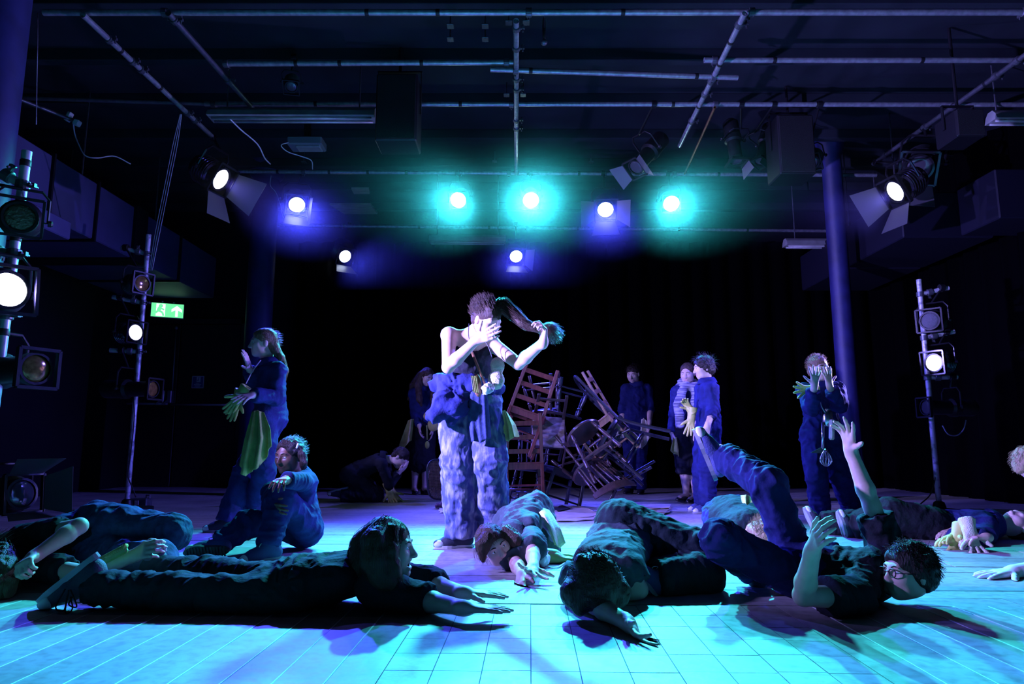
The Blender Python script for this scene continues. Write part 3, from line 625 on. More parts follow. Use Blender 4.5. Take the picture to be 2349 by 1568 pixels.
# emergency bulkhead light with cable
q0 = PZ(664, 330, 3.95); root = empty('bulkhead_light', q0, 'small grey emergency light with a looping white cable above the blue lantern', 'light fitting'); obs = []
c = (PZ(664, 330, 3.95) + PZ(744, 331, 3.95)) / 2; w = (PZ(744, 331, 3.95) - PZ(664, 330, 3.95))[0] / 2
b = MB(); b.box(c, (w, 0.11, 0.05), None, 0.015); obs.append(b.build('housing', mat('grey_plastic', (0.2, 0.2, 0.22), 0.5)))
b = MB(); b.box(c + V(w * 0.2, -0.02, -0.055), (w * 0.7, 0.07, 0.02), None, 0.01); obs.append(b.build('diffuser', TUBEW))
b = MB(); b.box(c + V(0, 0, 0.23), (0.03, 0.03, 0.2)); obs.append(b.build('stem', BLACKM))
adopt(root, obs)
CABW = mat('white_cable', (0.7, 0.7, 0.72), 0.5); CABK = mat('black_cable', (0.015, 0.015, 0.02), 0.5); CABL = mat('grey_cable', (0.3, 0.3, 0.36), 0.5)
def cable(label, pts, r=0.006, m=CABW, group='loose cables of the rig', name='cable'):
    b = MB(); b.tube(spline(pts, 6), r, 6); o = b.build(name, m, None, True); return tag(o, label, 'cable', group)
cable('white cable looping from the emergency light', [PZ(664, 326, 3.93), P(645, 333, 7.0), P(660, 348, 7.1), P(690, 358, 7.2), P(714, 368, 7.3), P(717, 388, 7.5)])
cable('blue-lit cable hanging down right of the long light fitting', [P(527, 272, 6.2), P(552, 297, 6.4), P(590, 330, 6.6), P(607, 362, 6.9), P(620, 376, 7.1)], 0.007)
cable('white cable hanging from the pale connectors at upper left', [PZ(168, 278, ZG - 0.07), P(171, 305, 6.8), P(180, 330, 6.8), P(196, 357, 6.8), P(225, 362, 6.9), P(262, 358, 7.0), P(300, 376, 7.1)], 0.007)
cable('thin cable beside the blue lantern at left', [P(622, 402, hp), P(620, 425, hp), P(632, 440, hp), P(641, 462, hp), P(650, 500, hp - 0.1)], 0.005)
for i, dx in enumerate((0, 5, -5)):
    cable(('long cable hanging from the thick diagonal pipe to the left boom', 'second long cable beside it, hanging from the diagonal pipe to the left boom', 'third long cable of the bundle hanging down to the left boom')[i], [P(415 + dx * 0.3, 262, 5.75), P(402 + dx, 330, 6.0), P(382 + dx, 430, 6.3), P(360 + dx, 540, 6.55), P(346 + dx * 0.6, 620, 6.65)], 0.004, CABL)
cable('thin cable hanging at upper left beside the dark column', [PZ(86, 30, ZG + 0.3), P(86, 100, 4.6), P(84, 200, 4.5), P(83, 285, 4.4)], 0.004, CABL)
cable('curved cable hanging below the lowest lantern of the right boom', [P(2162, 976, 6.5), P(2175, 995, 6.5), P(2195, 998, 6.5), P(2210, 985, 6.5), P(2216, 963, 6.5)], 0.006, CABL)
# pale connectors at upper left
pipe(PZ(40, 226, ZG - 0.05), PZ(168, 276, ZG - 0.05), 'short dim pipe carrying the pale connectors at upper left', m=STEELD, r=0.02)
cd = float(PZ(168, 276, ZG - 0.05)[1]) - 0.03
root = empty('cable_connector', P(165, 275, cd), 'pale plastic cable connectors taped to a pipe at upper left', 'connector'); obs = []
for px, py, w, h in ((158, 268, 0.022, 0.05), (177, 282, 0.03, 0.03)):
    b = MB(); b.box(P(px, py, cd), (w, 0.03, h), basis((0.4, 0, 1)), 0.008); obs.append(b.build('plug', CABW))
adopt(root, obs)
# hanging microphone
root = empty('hanging_microphone', P(1248, 97, 5.2), 'microphone hanging from the front pipe right of the centre', 'microphone'); obs = []
b = MB(); b.lathe(P(1248, 90, 5.2), (0, 0, 1), [(0.012, 0), (0.014, 0.1), (0.011, 0.18), (0.004, 0.2)], 12); obs.append(b.build('handle', BLACKM, None, True))
b = MB(); b.ball(P(1248, 97, 5.2), (0.028, 0.028, 0.026), 14); obs.append(b.build('head', STEELD, None, True))
b = MB(); b.tube([P(1248, 65, 5.2), PZ(1248, 29, ZG)], 0.004, 6); obs.append(b.build('lead', CABK)); adopt(root, obs)
# small brackets fixed to the ceiling
BRK = ('upper bracket under the ceiling, left pair near the top', 'lower bracket under the ceiling, left pair near the top', 'upper bracket under the ceiling, right pair near the top', 'lower bracket under the ceiling, right pair near the top', 'small bracket left of the near end of the centre pipe', 'small bracket right of the near end of the centre pipe', 'small bracket above the pipe, right of the emergency light cable', 'small bracket left of the far end of the centre pipe', 'small bracket above the pipe, right of the brightest lantern', 'small bracket left of the middle of the centre pipe', 'small bracket right of the middle of the centre pipe')
for i, (px, py) in enumerate(((1033, 60), (1033, 90), (1113, 60), (1113, 90), (1167, 52), (1207, 52), (697, 372), (1135, 370), (1356, 372), (1162, 218), (1200, 218))):
    c = PZ(px, py, 4.28); b = MB(); b.box(c, (0.03, 0.035, 0.006), None, 0.003); b.box(c + V(0, 0, 0.02), (0.005, 0.03, 0.03)); b.tube([c, c + V(0, 0, 0.14)], 0.006, 6)
    tag(b.build('ceiling_bracket', STEELD), BRK[i], 'bracket', 'small brackets under the ceiling')
# pale plank reflectors above the small blue lantern
PLK = mat('pale_board', (0.5, 0.4, 0.26), 0.6, var=0.35, vscale=5, stretch=(1, 6, 1))
for i, (pp, lb) in enumerate(((((756, 470), (850, 470), (866, 491), (790, 491)), 'pale board fixed under the ceiling behind the blue lantern, the larger'), (((806, 434), (846, 434), (848, 445), (812, 445)), 'pale board under the ceiling behind the blue lantern, the smaller'))):
    q = [PZ(x, y, 4.22) for x, y in pp]; b = MB(); n = len(q); b.add([k + V(0, 0, z) for z in (0, 0.03) for k in q], [(0, 1, 2, 3), (7, 6, 5, 4)] + [(j, j + 4, (j + 1) % 4 + 4, (j + 1) % 4) for j in range(4)]); tag(b.build('ceiling_board', PLK), lb, 'board')
# booms ---------------------------------------------------------------------
def boom(label, foot, top_z, arms, lean=(0, 0), r=0.0242, m=STEEL, tapes=(), base=True):
    foot = np.asarray(foot, float); root = empty('lighting_boom', (foot[0], foot[1], 0), label, 'lighting stand', 'lighting booms'); obs = []
    top = V(foot[0] + lean[0], foot[1] + lean[1], top_z); b = MB(); b.lathe(V(foot[0], foot[1], 0.03), top - V(foot[0], foot[1], 0.03), [(r, 0), (r, np.linalg.norm(top - V(foot[0], foot[1], 0.03))), (r * 0.85, np.linalg.norm(top - V(foot[0], foot[1], 0.03))), (r * 0.85, np.linalg.norm(top - V(foot[0], foot[1], 0.03)) - 0.03)], 16); obs.append(b.build('pole', m, None, True, 40))
    if base: b = MB(); b.lathe((foot[0], foot[1], 0.0), (0, 0, 1), [(0.24, 0), (0.24, 0.03), (0.06, 0.045), (0.045, 0.1), (0.03, 0.11)], 24); obs.append(b.build('base', BLACKM, None, True, 40))
    at = lambda z: V(foot[0], foot[1], 0) + (top - V(foot[0], foot[1], 0)) * (z / top_z)
    for (z, end) in arms:
        a = at(z); e = np.asarray(end, float); b = MB(); ax = nrm(e - a); n = np.linalg.norm(e - a); b.lathe(a, ax, [(r * 0.95, 0), (r * 0.95, n), (r * 0.8, n), (r * 0.8, n - 0.05)], 14); am = b.build('arm', m, None, True, 40); obs.append(am)
        c = clamp_ring(a, top - foot, r, None); obs.append(c); obs.append(clamp_ring(a + ax * 0.09, ax, r * 0.95, None))
    for z in tapes:
        b = MB(); b.lathe(at(z) - V(0, 0, 0.018), (0, 0, 1), [(r + 0.0015, 0), (r + 0.0025, 0.002), (r + 0.0025, 0.034), (r + 0.0015, 0.036)], 16); obs.append(b.build('tape', TAPE, None, True))
    adopt(root, obs); return at
WPIPE = mat('scuffed_white_pipe', (0.6, 0.6, 0.62), 0.45, 0.3, col2=(0.2, 0.2, 0.22), vscale=16, thresh=(0.5, 0.62))
# left middle boom
f = G(290, 1170); d = f[1]; tz = P(340, 538, d)[2]
zz = lambda py, d_: float(P(1174, py, d_)[2])
arms = [(zz(582, d), P(278, 568, d - 0.05)), (zz(694, d), P(258, 681, d - 0.05)), (zz(806, d), P(252, 803, d - 0.05))]
at = boom('tall lighting boom on the floor at the left, with three side arms', f, tz, arms, m=WPIPE)
p = P(327, 650, d - 0.12); lantern('top unlit lantern on the left boom, amber lens', p, p + V(1, -0.55, -0.05), 'fresnel', arms[0][1] + V(0.05, 0, 0), LENS_AMB, None, s=0.9)
p = P(312, 762, d - 0.12); lantern('lit lantern in the middle of the left boom', p, p + V(1, -0.42, -0.02), 'fresnel', arms[1][1] + V(0.08, 0, 0), GL_L, (LAV, 1000, 80, 1.0, 0.06), aim2=p + V(1, 0.12, 0.0), s=0.92, hm=CHROME)
p = P(352, 892, d - 0.15); lantern('long profile spot lying across the left boom, amber lens', p, p + V(1, -0.22, -0.02), 'profile', arms[2][1] + V(0.12, 0, 0), LENS_AMB, None, s=1.05)
bx = MB(); c = G(322, 1165); bx.box(c + V(0, 0, 0.05), (0.09, 0.06, 0.05), None, 0.01); root = empty('dimmer_box', c, 'small grey dimmer box on the floor by the left boom', 'box'); o = bx.build('case', STEELD); bx = MB(); bx.box(c + V(-0.01, -0.062, 0.055), (0.02, 0.003, 0.025)); o2 = bx.build('sticker', WHITE); bx = MB(); bx.tube([c + V(0.05, 0, 0.1), c + V(0.05, 0, 0.13), c + V(0.085, 0, 0.13), c + V(0.085, 0, 0.1)], 0.008, 6); o3 = bx.build('handle', STEELD); adopt(root, [o, o2, o3])
cable('power cable running down the left boom to the dimmer box', [P(306, 905, d - 0.03), P(308, 960, d - 0.03), P(300, 1040, d - 0.03), P(294, 1090, d - 0.03), P(304, 1118, d - 0.05), P(312, 1140, d - 0.05)], 0.006, CABK)
# near boom at the left edge
d = 3.45; f = G(-60, 1300); f = V(P(-62, 1310, d)[0], d, 0); lean = P(62, 347, d)
arms = [(zz(425, d), P(8, 398, d - 0.02)), (zz(582, d), P(-60, 570, d)), (zz(722, d), P(-60, 728, d)), (zz(860, d), P(-60, 850, d))]
at = boom('close pale lighting boom cut by the left edge', f, lean[2], arms, lean=(lean[0] - f[0], 0), m=mat('pale_alloy_pipe', (0.62, 0.62, 0.66), 0.4, 0.45, var=0.2, vscale=20), tapes=(zz(375, d), zz(546, d), zz(762, d)))
p = P(20, 664, d - 0.14); lantern('lit lantern on the close boom at the left edge', p, p + V(0.9, -0.6, -0.04), 'fresnel', P(-40, 575, d), GL_L, (LAV, 3600, 80, 1.0, 0.06), aim2=(0.2, 4.35, 1.4), s=0.98, yoke_up=(-0.1, 0, 1))
p = P(46, 498, d - 0.1); lantern('unlit lantern with crinkled gel high on the close boom', p, p + V(0.55, -0.8, -0.15), 'fresnel', P(-20, 420, d), mat('crinkled_gel', (0.16, 0.1, 0.06), 0.25, 0.3, bump=1.0, bscale=60), None, s=0.8)
p = P(84, 845, d - 0.1); lantern('long profile spot with amber lens at the left edge', p, p + V(1, -0.45, 0.0), 'profile', P(-50, 770, d), LENS_AMB, None, s=0.98)
# right boom
f = G(2156, 1176); d = f[1]; tz = P(2121, 641, d)[2]
arms = [(zz(675, d), P(2176, 660, d - 0.05)), (zz(775, d), P(2189, 760, d - 0.05)), (zz(866, d), P(2196, 864, d - 0.05))]
at = boom('lighting boom standing on the floor at the right, with three side arms', f, tz, arms, m=WPIPE)
p = P(2132, 735, d - 0.12); lantern('unlit lantern with wire lens at the top of the right boom', p, p + V(-0.75, -0.7, -0.05), 'fresnel', arms[0][1] - V(0.07, 0, 0), mat('mesh_lens', (0.12, 0.12, 0.13), 0.3, bump=0.8, bscale=200), None, s=0.92)
p = P(2141, 832, d - 0.12); lantern('lit lantern in the middle of the right boom', p, p + V(-1, -0.5, -0.05), 'fresnel', arms[1][1] - V(0.08, 0, 0), GL_L, (LAV, 1500, 62, 1.0, 0.06), aim2=p + V(-1, -0.35, 0.1), s=0.92, hm=CHROME)
p = P(2122, 934, d - 0.05); lantern('black profile spot on the lowest arm of the right boom', p, p + V(-1, -0.12, 0.0), 'profile', arms[2][1] - V(0.05, 0, 0), LENS_OFF, None, s=0.95)
cable('power cable running down the right boom to the floor', [P(2134, 905, d), P(2140, 1000, d), P(2146, 1080, d), P(2136, 1130, d - 0.05), P(2112, 1155, d - 0.1), P(2100, 1168, d - 0.1)], 0.006, CABK)
c = G(2112, 1178); bx = MB(); bx.box(c + V(0, 0, 0.04), (0.07, 0.05, 0.04), None, 0.01); tag(bx.build('plug_box', STEELD), 'small plug box on the floor by the right boom', 'box')
# floor lantern at far left
p = P(52, 1132, 5.1); p[2] = max(p[2], 0.16); lantern('unlit floor lantern with open doors at the left edge', p, p + V(1, -0.4, 0.1), 'fresnel', None, LENS_OFF, None, doors=((0, 0.5, 0.17), (PI / 2, 0.5, 0.17), (-PI / 2, 0.4, 0.1)), s=1.15)
# ------------------------------------------------------------------ people
def reach(p, px, py, L, s):
    """point on the sight line through a pixel at bone length L from p; s: '-' nearer, '+' farther, or a distance"""
    if not isinstance(s, str): return P(px, py, s)
    r = nrm(ray(px, py)); q = p - ORG; b = np.dot(r, q); disc = b * b - np.dot(q, q) + L * L
    if disc <= 0: return ORG + r * b
    return ORG + r * (b - math.sqrt(disc) if s == '-' else b + math.sqrt(disc))
def skeleton(H, J, zmin=0.05):
    o = {}; pel = P(*J['pelvis']); o['pelvis'] = pel
    def fl(p, z=zmin): p = p.copy(); p[2] = max(p[2], z); return p
    o['neck'] = fl(reach(pel, *J['neck'][:2], 0.30 * H, J['neck'][2]), 0.1)
    o['head'] = fl(reach(o['neck'], *J['head'][:2], 0.115 * H, J['head'][2]), 0.1)
    for S in 'AB':
        o['s' + S] = fl(reach(o['neck'], *J['s' + S][:2], 0.105 * H, J['s' + S][2]))
        o['e' + S] = fl(reach(o['s' + S], *J['e' + S][:2], 0.172 * H, J['e' + S][2]), 0.045)
        o['w' + S] = fl(reach(o['e' + S], *J['w' + S][:2], 0.150 * H, J['w' + S][2]), 0.03)
    lat = nrm(o['sA'] - o['sB'])
    if 'hiplat' in J: lat = nrm(J['hiplat'])
    for S, g in (('A', 1), ('B', -1)):
        o['h' + S] = reach(pel, *J['h' + S][:2], 0.056 * H, J['h' + S][2]) if 'h' + S in J else pel + lat * g * 0.056 * H
        o['k' + S] = fl(reach(o['h' + S], *J['k' + S][:2], 0.240 * H, J['k' + S][2]), 0.06)
        o['a' + S] = fl(reach(o['k' + S], *J['a' + S][:2], 0.235 * H, J['a' + S][2]), 0.055)
    return o
def hand(F, w, f, n, side, hs=0.9, curl=(0.25, 0.3, 0.35, 0.4), spread=0.12, thumb=(0.7, 0.25), grip=0.0):
    f = nrm(f); n = nrm(n - f * np.dot(n, f)); s = nrm(np.cross(f, n)) * (1 if side == 'R' else -1)
    u = hs
    curl = (curl,) * 4 if np.isscalar(curl) else curl
    F.cone(w - f * 0.02 * u, w + f * 0.02 * u, 0.024 * u, 0.024 * u, 0.02)
    offs = (0.028, 0.0095, -0.009, -0.0265); fo = (0.083, 0.088, 0.084, 0.076); ln = (1.0, 1.1, 1.02, 0.8)
    for i in range(4):
        kn = w + (s * offs[i] + f * fo[i]) * u
        F.cone(w + (s * offs[i] * 0.6 + f * 0.012) * u, kn, 0.0135 * u, 0.0105 * u, 0.014 * u)
        a = spread * (1.5 - i) / 1.5; d0 = nrm(f * math.cos(a) + s * math.sin(a)); p = kn; c = 0.0
        for j, (l, r0, r1) in enumerate(((0.043, 0.0098, 0.0088), (0.027, 0.0088, 0.0078), (0.021, 0.0078, 0.0062))):
            c += curl[i] * (0.9, 1.15, 0.75)[j]
            d = d0 * math.cos(c) + n * math.sin(c); q = p + d * l * ln[i] * u
            F.cone(p, q, r0 * u, r1 * u, 0.0045 * u); p = q
    F.cone(w + (s * 0.006 + f * 0.02) * u, w + (s * 0.014 + f * 0.06 + n * 0.004) * u, 0.0145 * u, 0.011 * u, 0.012 * u)
    a, c = thumb; p = w + (s * 0.018 + f * 0.022 + n * 0.003) * u
    for j, (l, r0, r1) in enumerate(((0.04, 0.014, 0.0105), (0.032, 0.0105, 0.0095), (0.024, 0.0095, 0.0072))):
        b = a - c * j * 0.5; d = nrm(f * math.cos(b) + s * math.sin(b) + n * (0.12 + c * 0.55 * j)); q = p + d * l * u
        F.cone(p, q, r0 * u, r1 * u, 0.008 * u); p = q
HEADK = 0.97
def head(F, c, B, hs, mouth=0.0):
    """B columns: person's right->x, face forward y, up z"""
    L = lambda x, y, z: c + B @ (V(x, y, z) * hs); E = lambda p, r, k=0.02, sub=False: F.ell(L(*p), V(*r) * hs, B, k * hs, sub)
    E((0, -0.014, 0.03), (0.073, 0.092, 0.083)); E((0, 0.026, -0.035), (0.057, 0.060, 0.074), 0.04)
    E((0, 0.058, -0.088 - 0.012 * mouth), (0.024, 0.022, 0.018), 0.03)
    for x in (-1, 1):
        E((x * 0.036, 0.052, -0.022), (0.026, 0.026, 0.028), 0.03)
        E((x * 0.045, 0.018, -0.065), (0.016, 0.03, 0.024), 0.03)
        E((x * 0.074, -0.008, -0.008), (0.009, 0.018, 0.031), 0.006)
        E((x * 0.031, 0.096, 0.004), (0.019, 0.016, 0.012), 0.016, True)
        E((x * 0.011, 0.094, -0.034), (0.0085, 0.0085, 0.0075), 0.006)
    F.cone(L(-0.034, 0.074, 0.022), L(0.034, 0.074, 0.022), 0.011 * hs, 0.011 * hs, 0.02 * hs)
    F.cone(L(0, 0.082, 0.012), L(0, 0.104, -0.030), 0.0075 * hs, 0.0115 * hs, 0.014 * hs)
    if mouth > 0:
        E((0, 0.088, -0.066), (0.019, 0.03, 0.012 + 0.014 * mouth), 0.008, True)
    up = 0.006 * mouth; 
    F.cone(L(-0.018, 0.080, -0.054 + up), L(0.018, 0.080, -0.054 + up), 0.0065 * hs, 0.0065 * hs, 0.008 * hs)
    F.cone(L(-0.015, 0.079, -0.065 - 2.4 * up), L(0.015, 0.079, -0.065 - 2.4 * up), 0.007 * hs, 0.007 * hs, 0.008 * hs)
def tubes(name, P3, rad, m, parent=None, n=3):
    """many thin strands (count, k, 3) as one mesh"""
    c, k, _ = P3.shape; t = np.gradient(P3, axis=1); t /= np.maximum(np.linalg.norm(t, axis=2, keepdims=True), 1e-9)
    ref = np.where(np.abs(t[..., 2:3]) < 0.8, V(0, 0, 1), V(1, 0, 0)); x = np.cross(t, ref); x /= np.maximum(np.linalg.norm(x, axis=2, keepdims=True), 1e-9); y = np.cross(t, x)
    r = np.asarray(rad)[None, :, None, None]; a = 2 * np.pi * np.arange(n) / n
    v = P3[:, :, None] + r * (x[:, :, None] * np.cos(a)[:, None] + y[:, :, None] * np.sin(a)[:, None])
    b = np.arange(c)[:, None, None] * k * n + np.arange(k - 1)[None, :, None] * n; j = np.arange(n); j2 = (j + 1) % n
    f = np.stack([b + j, b + j2, b + n + j2, b + n + j], -1).reshape(-1, 4)
    return mesh_np(name, v.reshape(-1, 3), f, m, parent)
def hair_part(c, B, hs, hd, rng, vox):
    m = hd['m']; L = lambda q: c + (np.asarray(q) * hs) @ B.T
    F = Field(vox); obs = []
    cr = V(0.080, 0.098, 0.088) * hd.get('vol', 1.0); cc = V(0, -0.016, 0.036)
    if hd.get('cap', True):
        F.ell(L(cc), cr * hs, B, 0.02)
        F.ell(L(V(0, -0.062, -0.03)), V(0.064, 0.042, 0.05) * hs, B, 0.03)
        if not hd.get('ears', True): F.ell(L(V(0, -0.034, -0.008)), V(0.084, 0.076, 0.062) * hs, B, 0.03)
        if not hd.get('full'): F.ell(L(V(0, 0.105, -0.036 + hd.get('fringe', 0))), V(0.068, 0.075, 0.088) * hs, B, 0.015, True)
        for x in (-1, 1) if hd.get('ears', True) else ():
            F.ell(L(V(x * 0.085, 0.022, -0.045)), V(0.022, 0.045, 0.05) * hs, B, 0.01, True)
    for gd_ in hd.get('guides', []):
        q = [np.asarray(x, float) for x in gd_[0]]; F.chain(q, gd_[1], 0.03)
    for q, r in hd.get('balls', []): F.ell(L(V(*q)), np.full(3, r * hs), B, 0.01)
    v, f = F.solve(); n = vnormals(v, f)
    v += n * ((vnoise(v * 55, 3) - 0.5) * 0.010 * hd.get('mess', 1.0))[:, None]
    v[:, 2] = np.maximum(v[:, 2], 0.003)
    obs.append((v, f))
    S = []
    K = 7; ns = hd.get('n', 260)
    if hd.get('cap', True):
        u = rng.normal(size=(ns * 3, 3)); u /= np.linalg.norm(u, axis=1, keepdims=True)
        u = u[(u[:, 2] > -0.15) | (u[:, 1] < -0.3)]; u = u[~((u[:, 1] > 0.45) & (u[:, 2] < 0.55))][:ns]
        p0 = cc + u * cr * 0.98; comb = V(*hd.get('comb', (0.1, -0.25, -0.75))); ln = hd.get('len', 0.05)
        st = [p0]; d = u * hd.get('lift', 0.5) + comb + rng.normal(size=u.shape) * 0.28
        for k in range(K - 1):
            d = d / np.linalg.norm(d, axis=1, keepdims=True); q = st[-1] + d * ln / (K - 1) * rng.uniform(0.6, 1.3, (len(u), 1))
            e = (q - cc) / cr; e_n = np.linalg.norm(e, axis=1, keepdims=True); q = np.where(e_n < 1.01, cc + e / e_n * cr * 1.01, q)
            st.append(q); d = d + comb * 0.35
        S.append(L(np.stack(st, 1)))
    for gd_ in hd.get('guides', []):
        pts, rs = gd_[0], gd_[-1]; q = np.array(spline(pts, 6)); rr = np.interp(np.linspace(0, 1, len(q)), np.linspace(0, 1, len(rs)), rs)
        g = max(20, int(hd.get('gn', 90))); ii = np.linspace(0, len(q) - 1, K); qq = np.stack([np.interp(ii, np.arange(len(q)), q[:, a]) for a in range(3)], 1); r2 = np.interp(ii, np.arange(len(q)), rr)
        off = rng.normal(size=(g, 1, 3)); off /= np.linalg.norm(off, axis=2, keepdims=True)
        wig = rng.normal(size=(g, K, 3)) * 0.004 * hd.get('mess', 1.0)
        ext = 1 + 0.12 * rng.uniform(-1, 1, (g, 1, 1)) * np.linspace(0, 1, K)[None, :, None]
        S.append(qq[None] + off * r2[None, :, None] * rng.uniform(0.85, 1.2, (g, 1, 1)) * ext + wig)
    if S:
        S = np.concatenate(S, 0); S[..., 2] = np.maximum(S[..., 2], 0.004)
    return obs[0], S
def shoe(root, a, f, u, size=0.23, m=SHOE, sm=SOLE, style='trainer', tread=False, lace=True):
    f = nrm(f); u = nrm(u - f * np.dot(u, f)); s = np.cross(f, u); R = np.stack([s, f, u], 1); k = size / 0.24
    L = lambda x, y, z: a + R @ (V(x, y, z) * k)
    F = Field(0.006)
    low = style == 'flat'
    F.cone(L(0, -0.045, -0.045), L(0, 0.09, -0.052), 0.034 * k, 0.033 * k, 0.03); F.cone(L(0, 0.06, -0.052), L(0.004, 0.145, -0.06), 0.038 * k, 0.029 * k, 0.02)
    if not low: F.cone(L(0, -0.02, -0.02), L(0, -0.015, 0.02), 0.044 * k, 0.041 * k, 0.03, True); F.cone(L(0, 0.0, -0.005), L(0, 0.08, -0.045), 0.034 * k, 0.03 * k, 0.03)
    else: F.ell(L(0, 0.04, -0.005), V(0.026, 0.06, 0.03) * k, R, 0.01, True)
    F.rbox(L(0, 0, -0.14), V(0.3, 0.4, 0.065) * k, R, 0.001, 0.004, True)
    v, fc = F.solve(); v[:, 2] = np.maximum(v[:, 2], 0.004); up = mesh_np('shoe', v, fc, m, root)
    poly = []
    for i in range(28):
        t = 2 * math.pi * i / 28; y = math.cos(t); x = math.sin(t)
        w = 0.036 + 0.008 * math.exp(-((y - 0.45) / 0.45) ** 2) - 0.006 * math.exp(-((y + 0.1) / 0.3) ** 2)
        poly.append((x * w * k, (0.042 + y * 0.128) * k))
    b = MB(); b.prism(poly, R, L(0, 0, -0.077), 0.02 * k)
    if tread:
        for i in range(13): b.bar(L(-0.033, -0.065 + i * 0.0175, -0.0885), L(0.033, -0.07 + i * 0.0175 + 0.008, -0.0885), 0.009 * k, 0.006 * k, u)
    so = b.build('sole', sm, up)
    for q in so.data.vertices: q.co.z = max(q.co.z, 0.001)
    if not low and m in (SHOE, SHOEB):
        F = Field(0.0065); F.ell(L(0.003, 0.132, -0.06), V(0.036, 0.042, 0.03) * k, R, 0.01); F.rbox(L(0, -0.02, -0.06), V(0.1, 0.135, 0.1) * k, R, 0.001, 0.004, True); F.rbox(L(0, 0, -0.14), V(0.3, 0.4, 0.065) * k, R, 0.001, 0.004, True)
        v, fc = F.solve()
        if len(v): v[:, 2] = np.maximum(v[:, 2], 0.004); mesh_np('toe_cap', v, fc, WHITE, up)
    if lace and not low:
        b = MB()
        for i in range(4):
            y = 0.028 + 0.017 * i; z = 0.030 - 0.0165 * i
            b.tube([L(-0.02, y, z - 0.012), L(0, y + 0.006, z - 0.001), L(0.02, y, z - 0.012)], 0.0028 * k, 5)
        for g in (-1, 1): b.tube(spline([L(0, 0.03, 0.02), L(g * 0.025, 0.04, 0.026), L(g * 0.032, 0.06, 0.005), L(g * 0.01, 0.05, 0.0)], 4), 0.0022 * k, 4)
        b.build('shoelace', LACE, up, True)
    return up
def clothfold(v, f, amp, seed, joints, floor=True, stretch=(1, 1, 1)):
    n = vnormals(v, f); st = np.asarray(stretch, float)
    w = np.stack([vnoise(v * 7 * st, seed + 1), vnoise(v * 7 * st, seed + 2), vnoise(v * 7 * st, seed + 3)], 1) - 0.5
    a = vnoise(v * 13 * st + w * 2.4, seed); b = vnoise(v * 26 * st + w * 3, seed + 5)
    d = (1 - np.abs(2 * a - 1)) ** 2 * 1.5 + (1 - np.abs(2 * b - 1)) ** 2 * 0.55 - 0.7
    for (p, ax, s) in joints:
        q = v - p; t = q @ ax; g = np.exp(-(np.linalg.norm(q, axis=1) / s) ** 2)
        d += g * 0.55 * np.sin(t * 2 * np.pi / 0.045 + 9 * vnoise(v * 9, seed + 7)) * (0.3 + 1.2 * vnoise(v * 6, seed + 8))
    v = v + n * (1.25 * amp * d)[:, None]
    if floor: v[:, 2] = np.maximum(v[:, 2], 0.003)
    return v
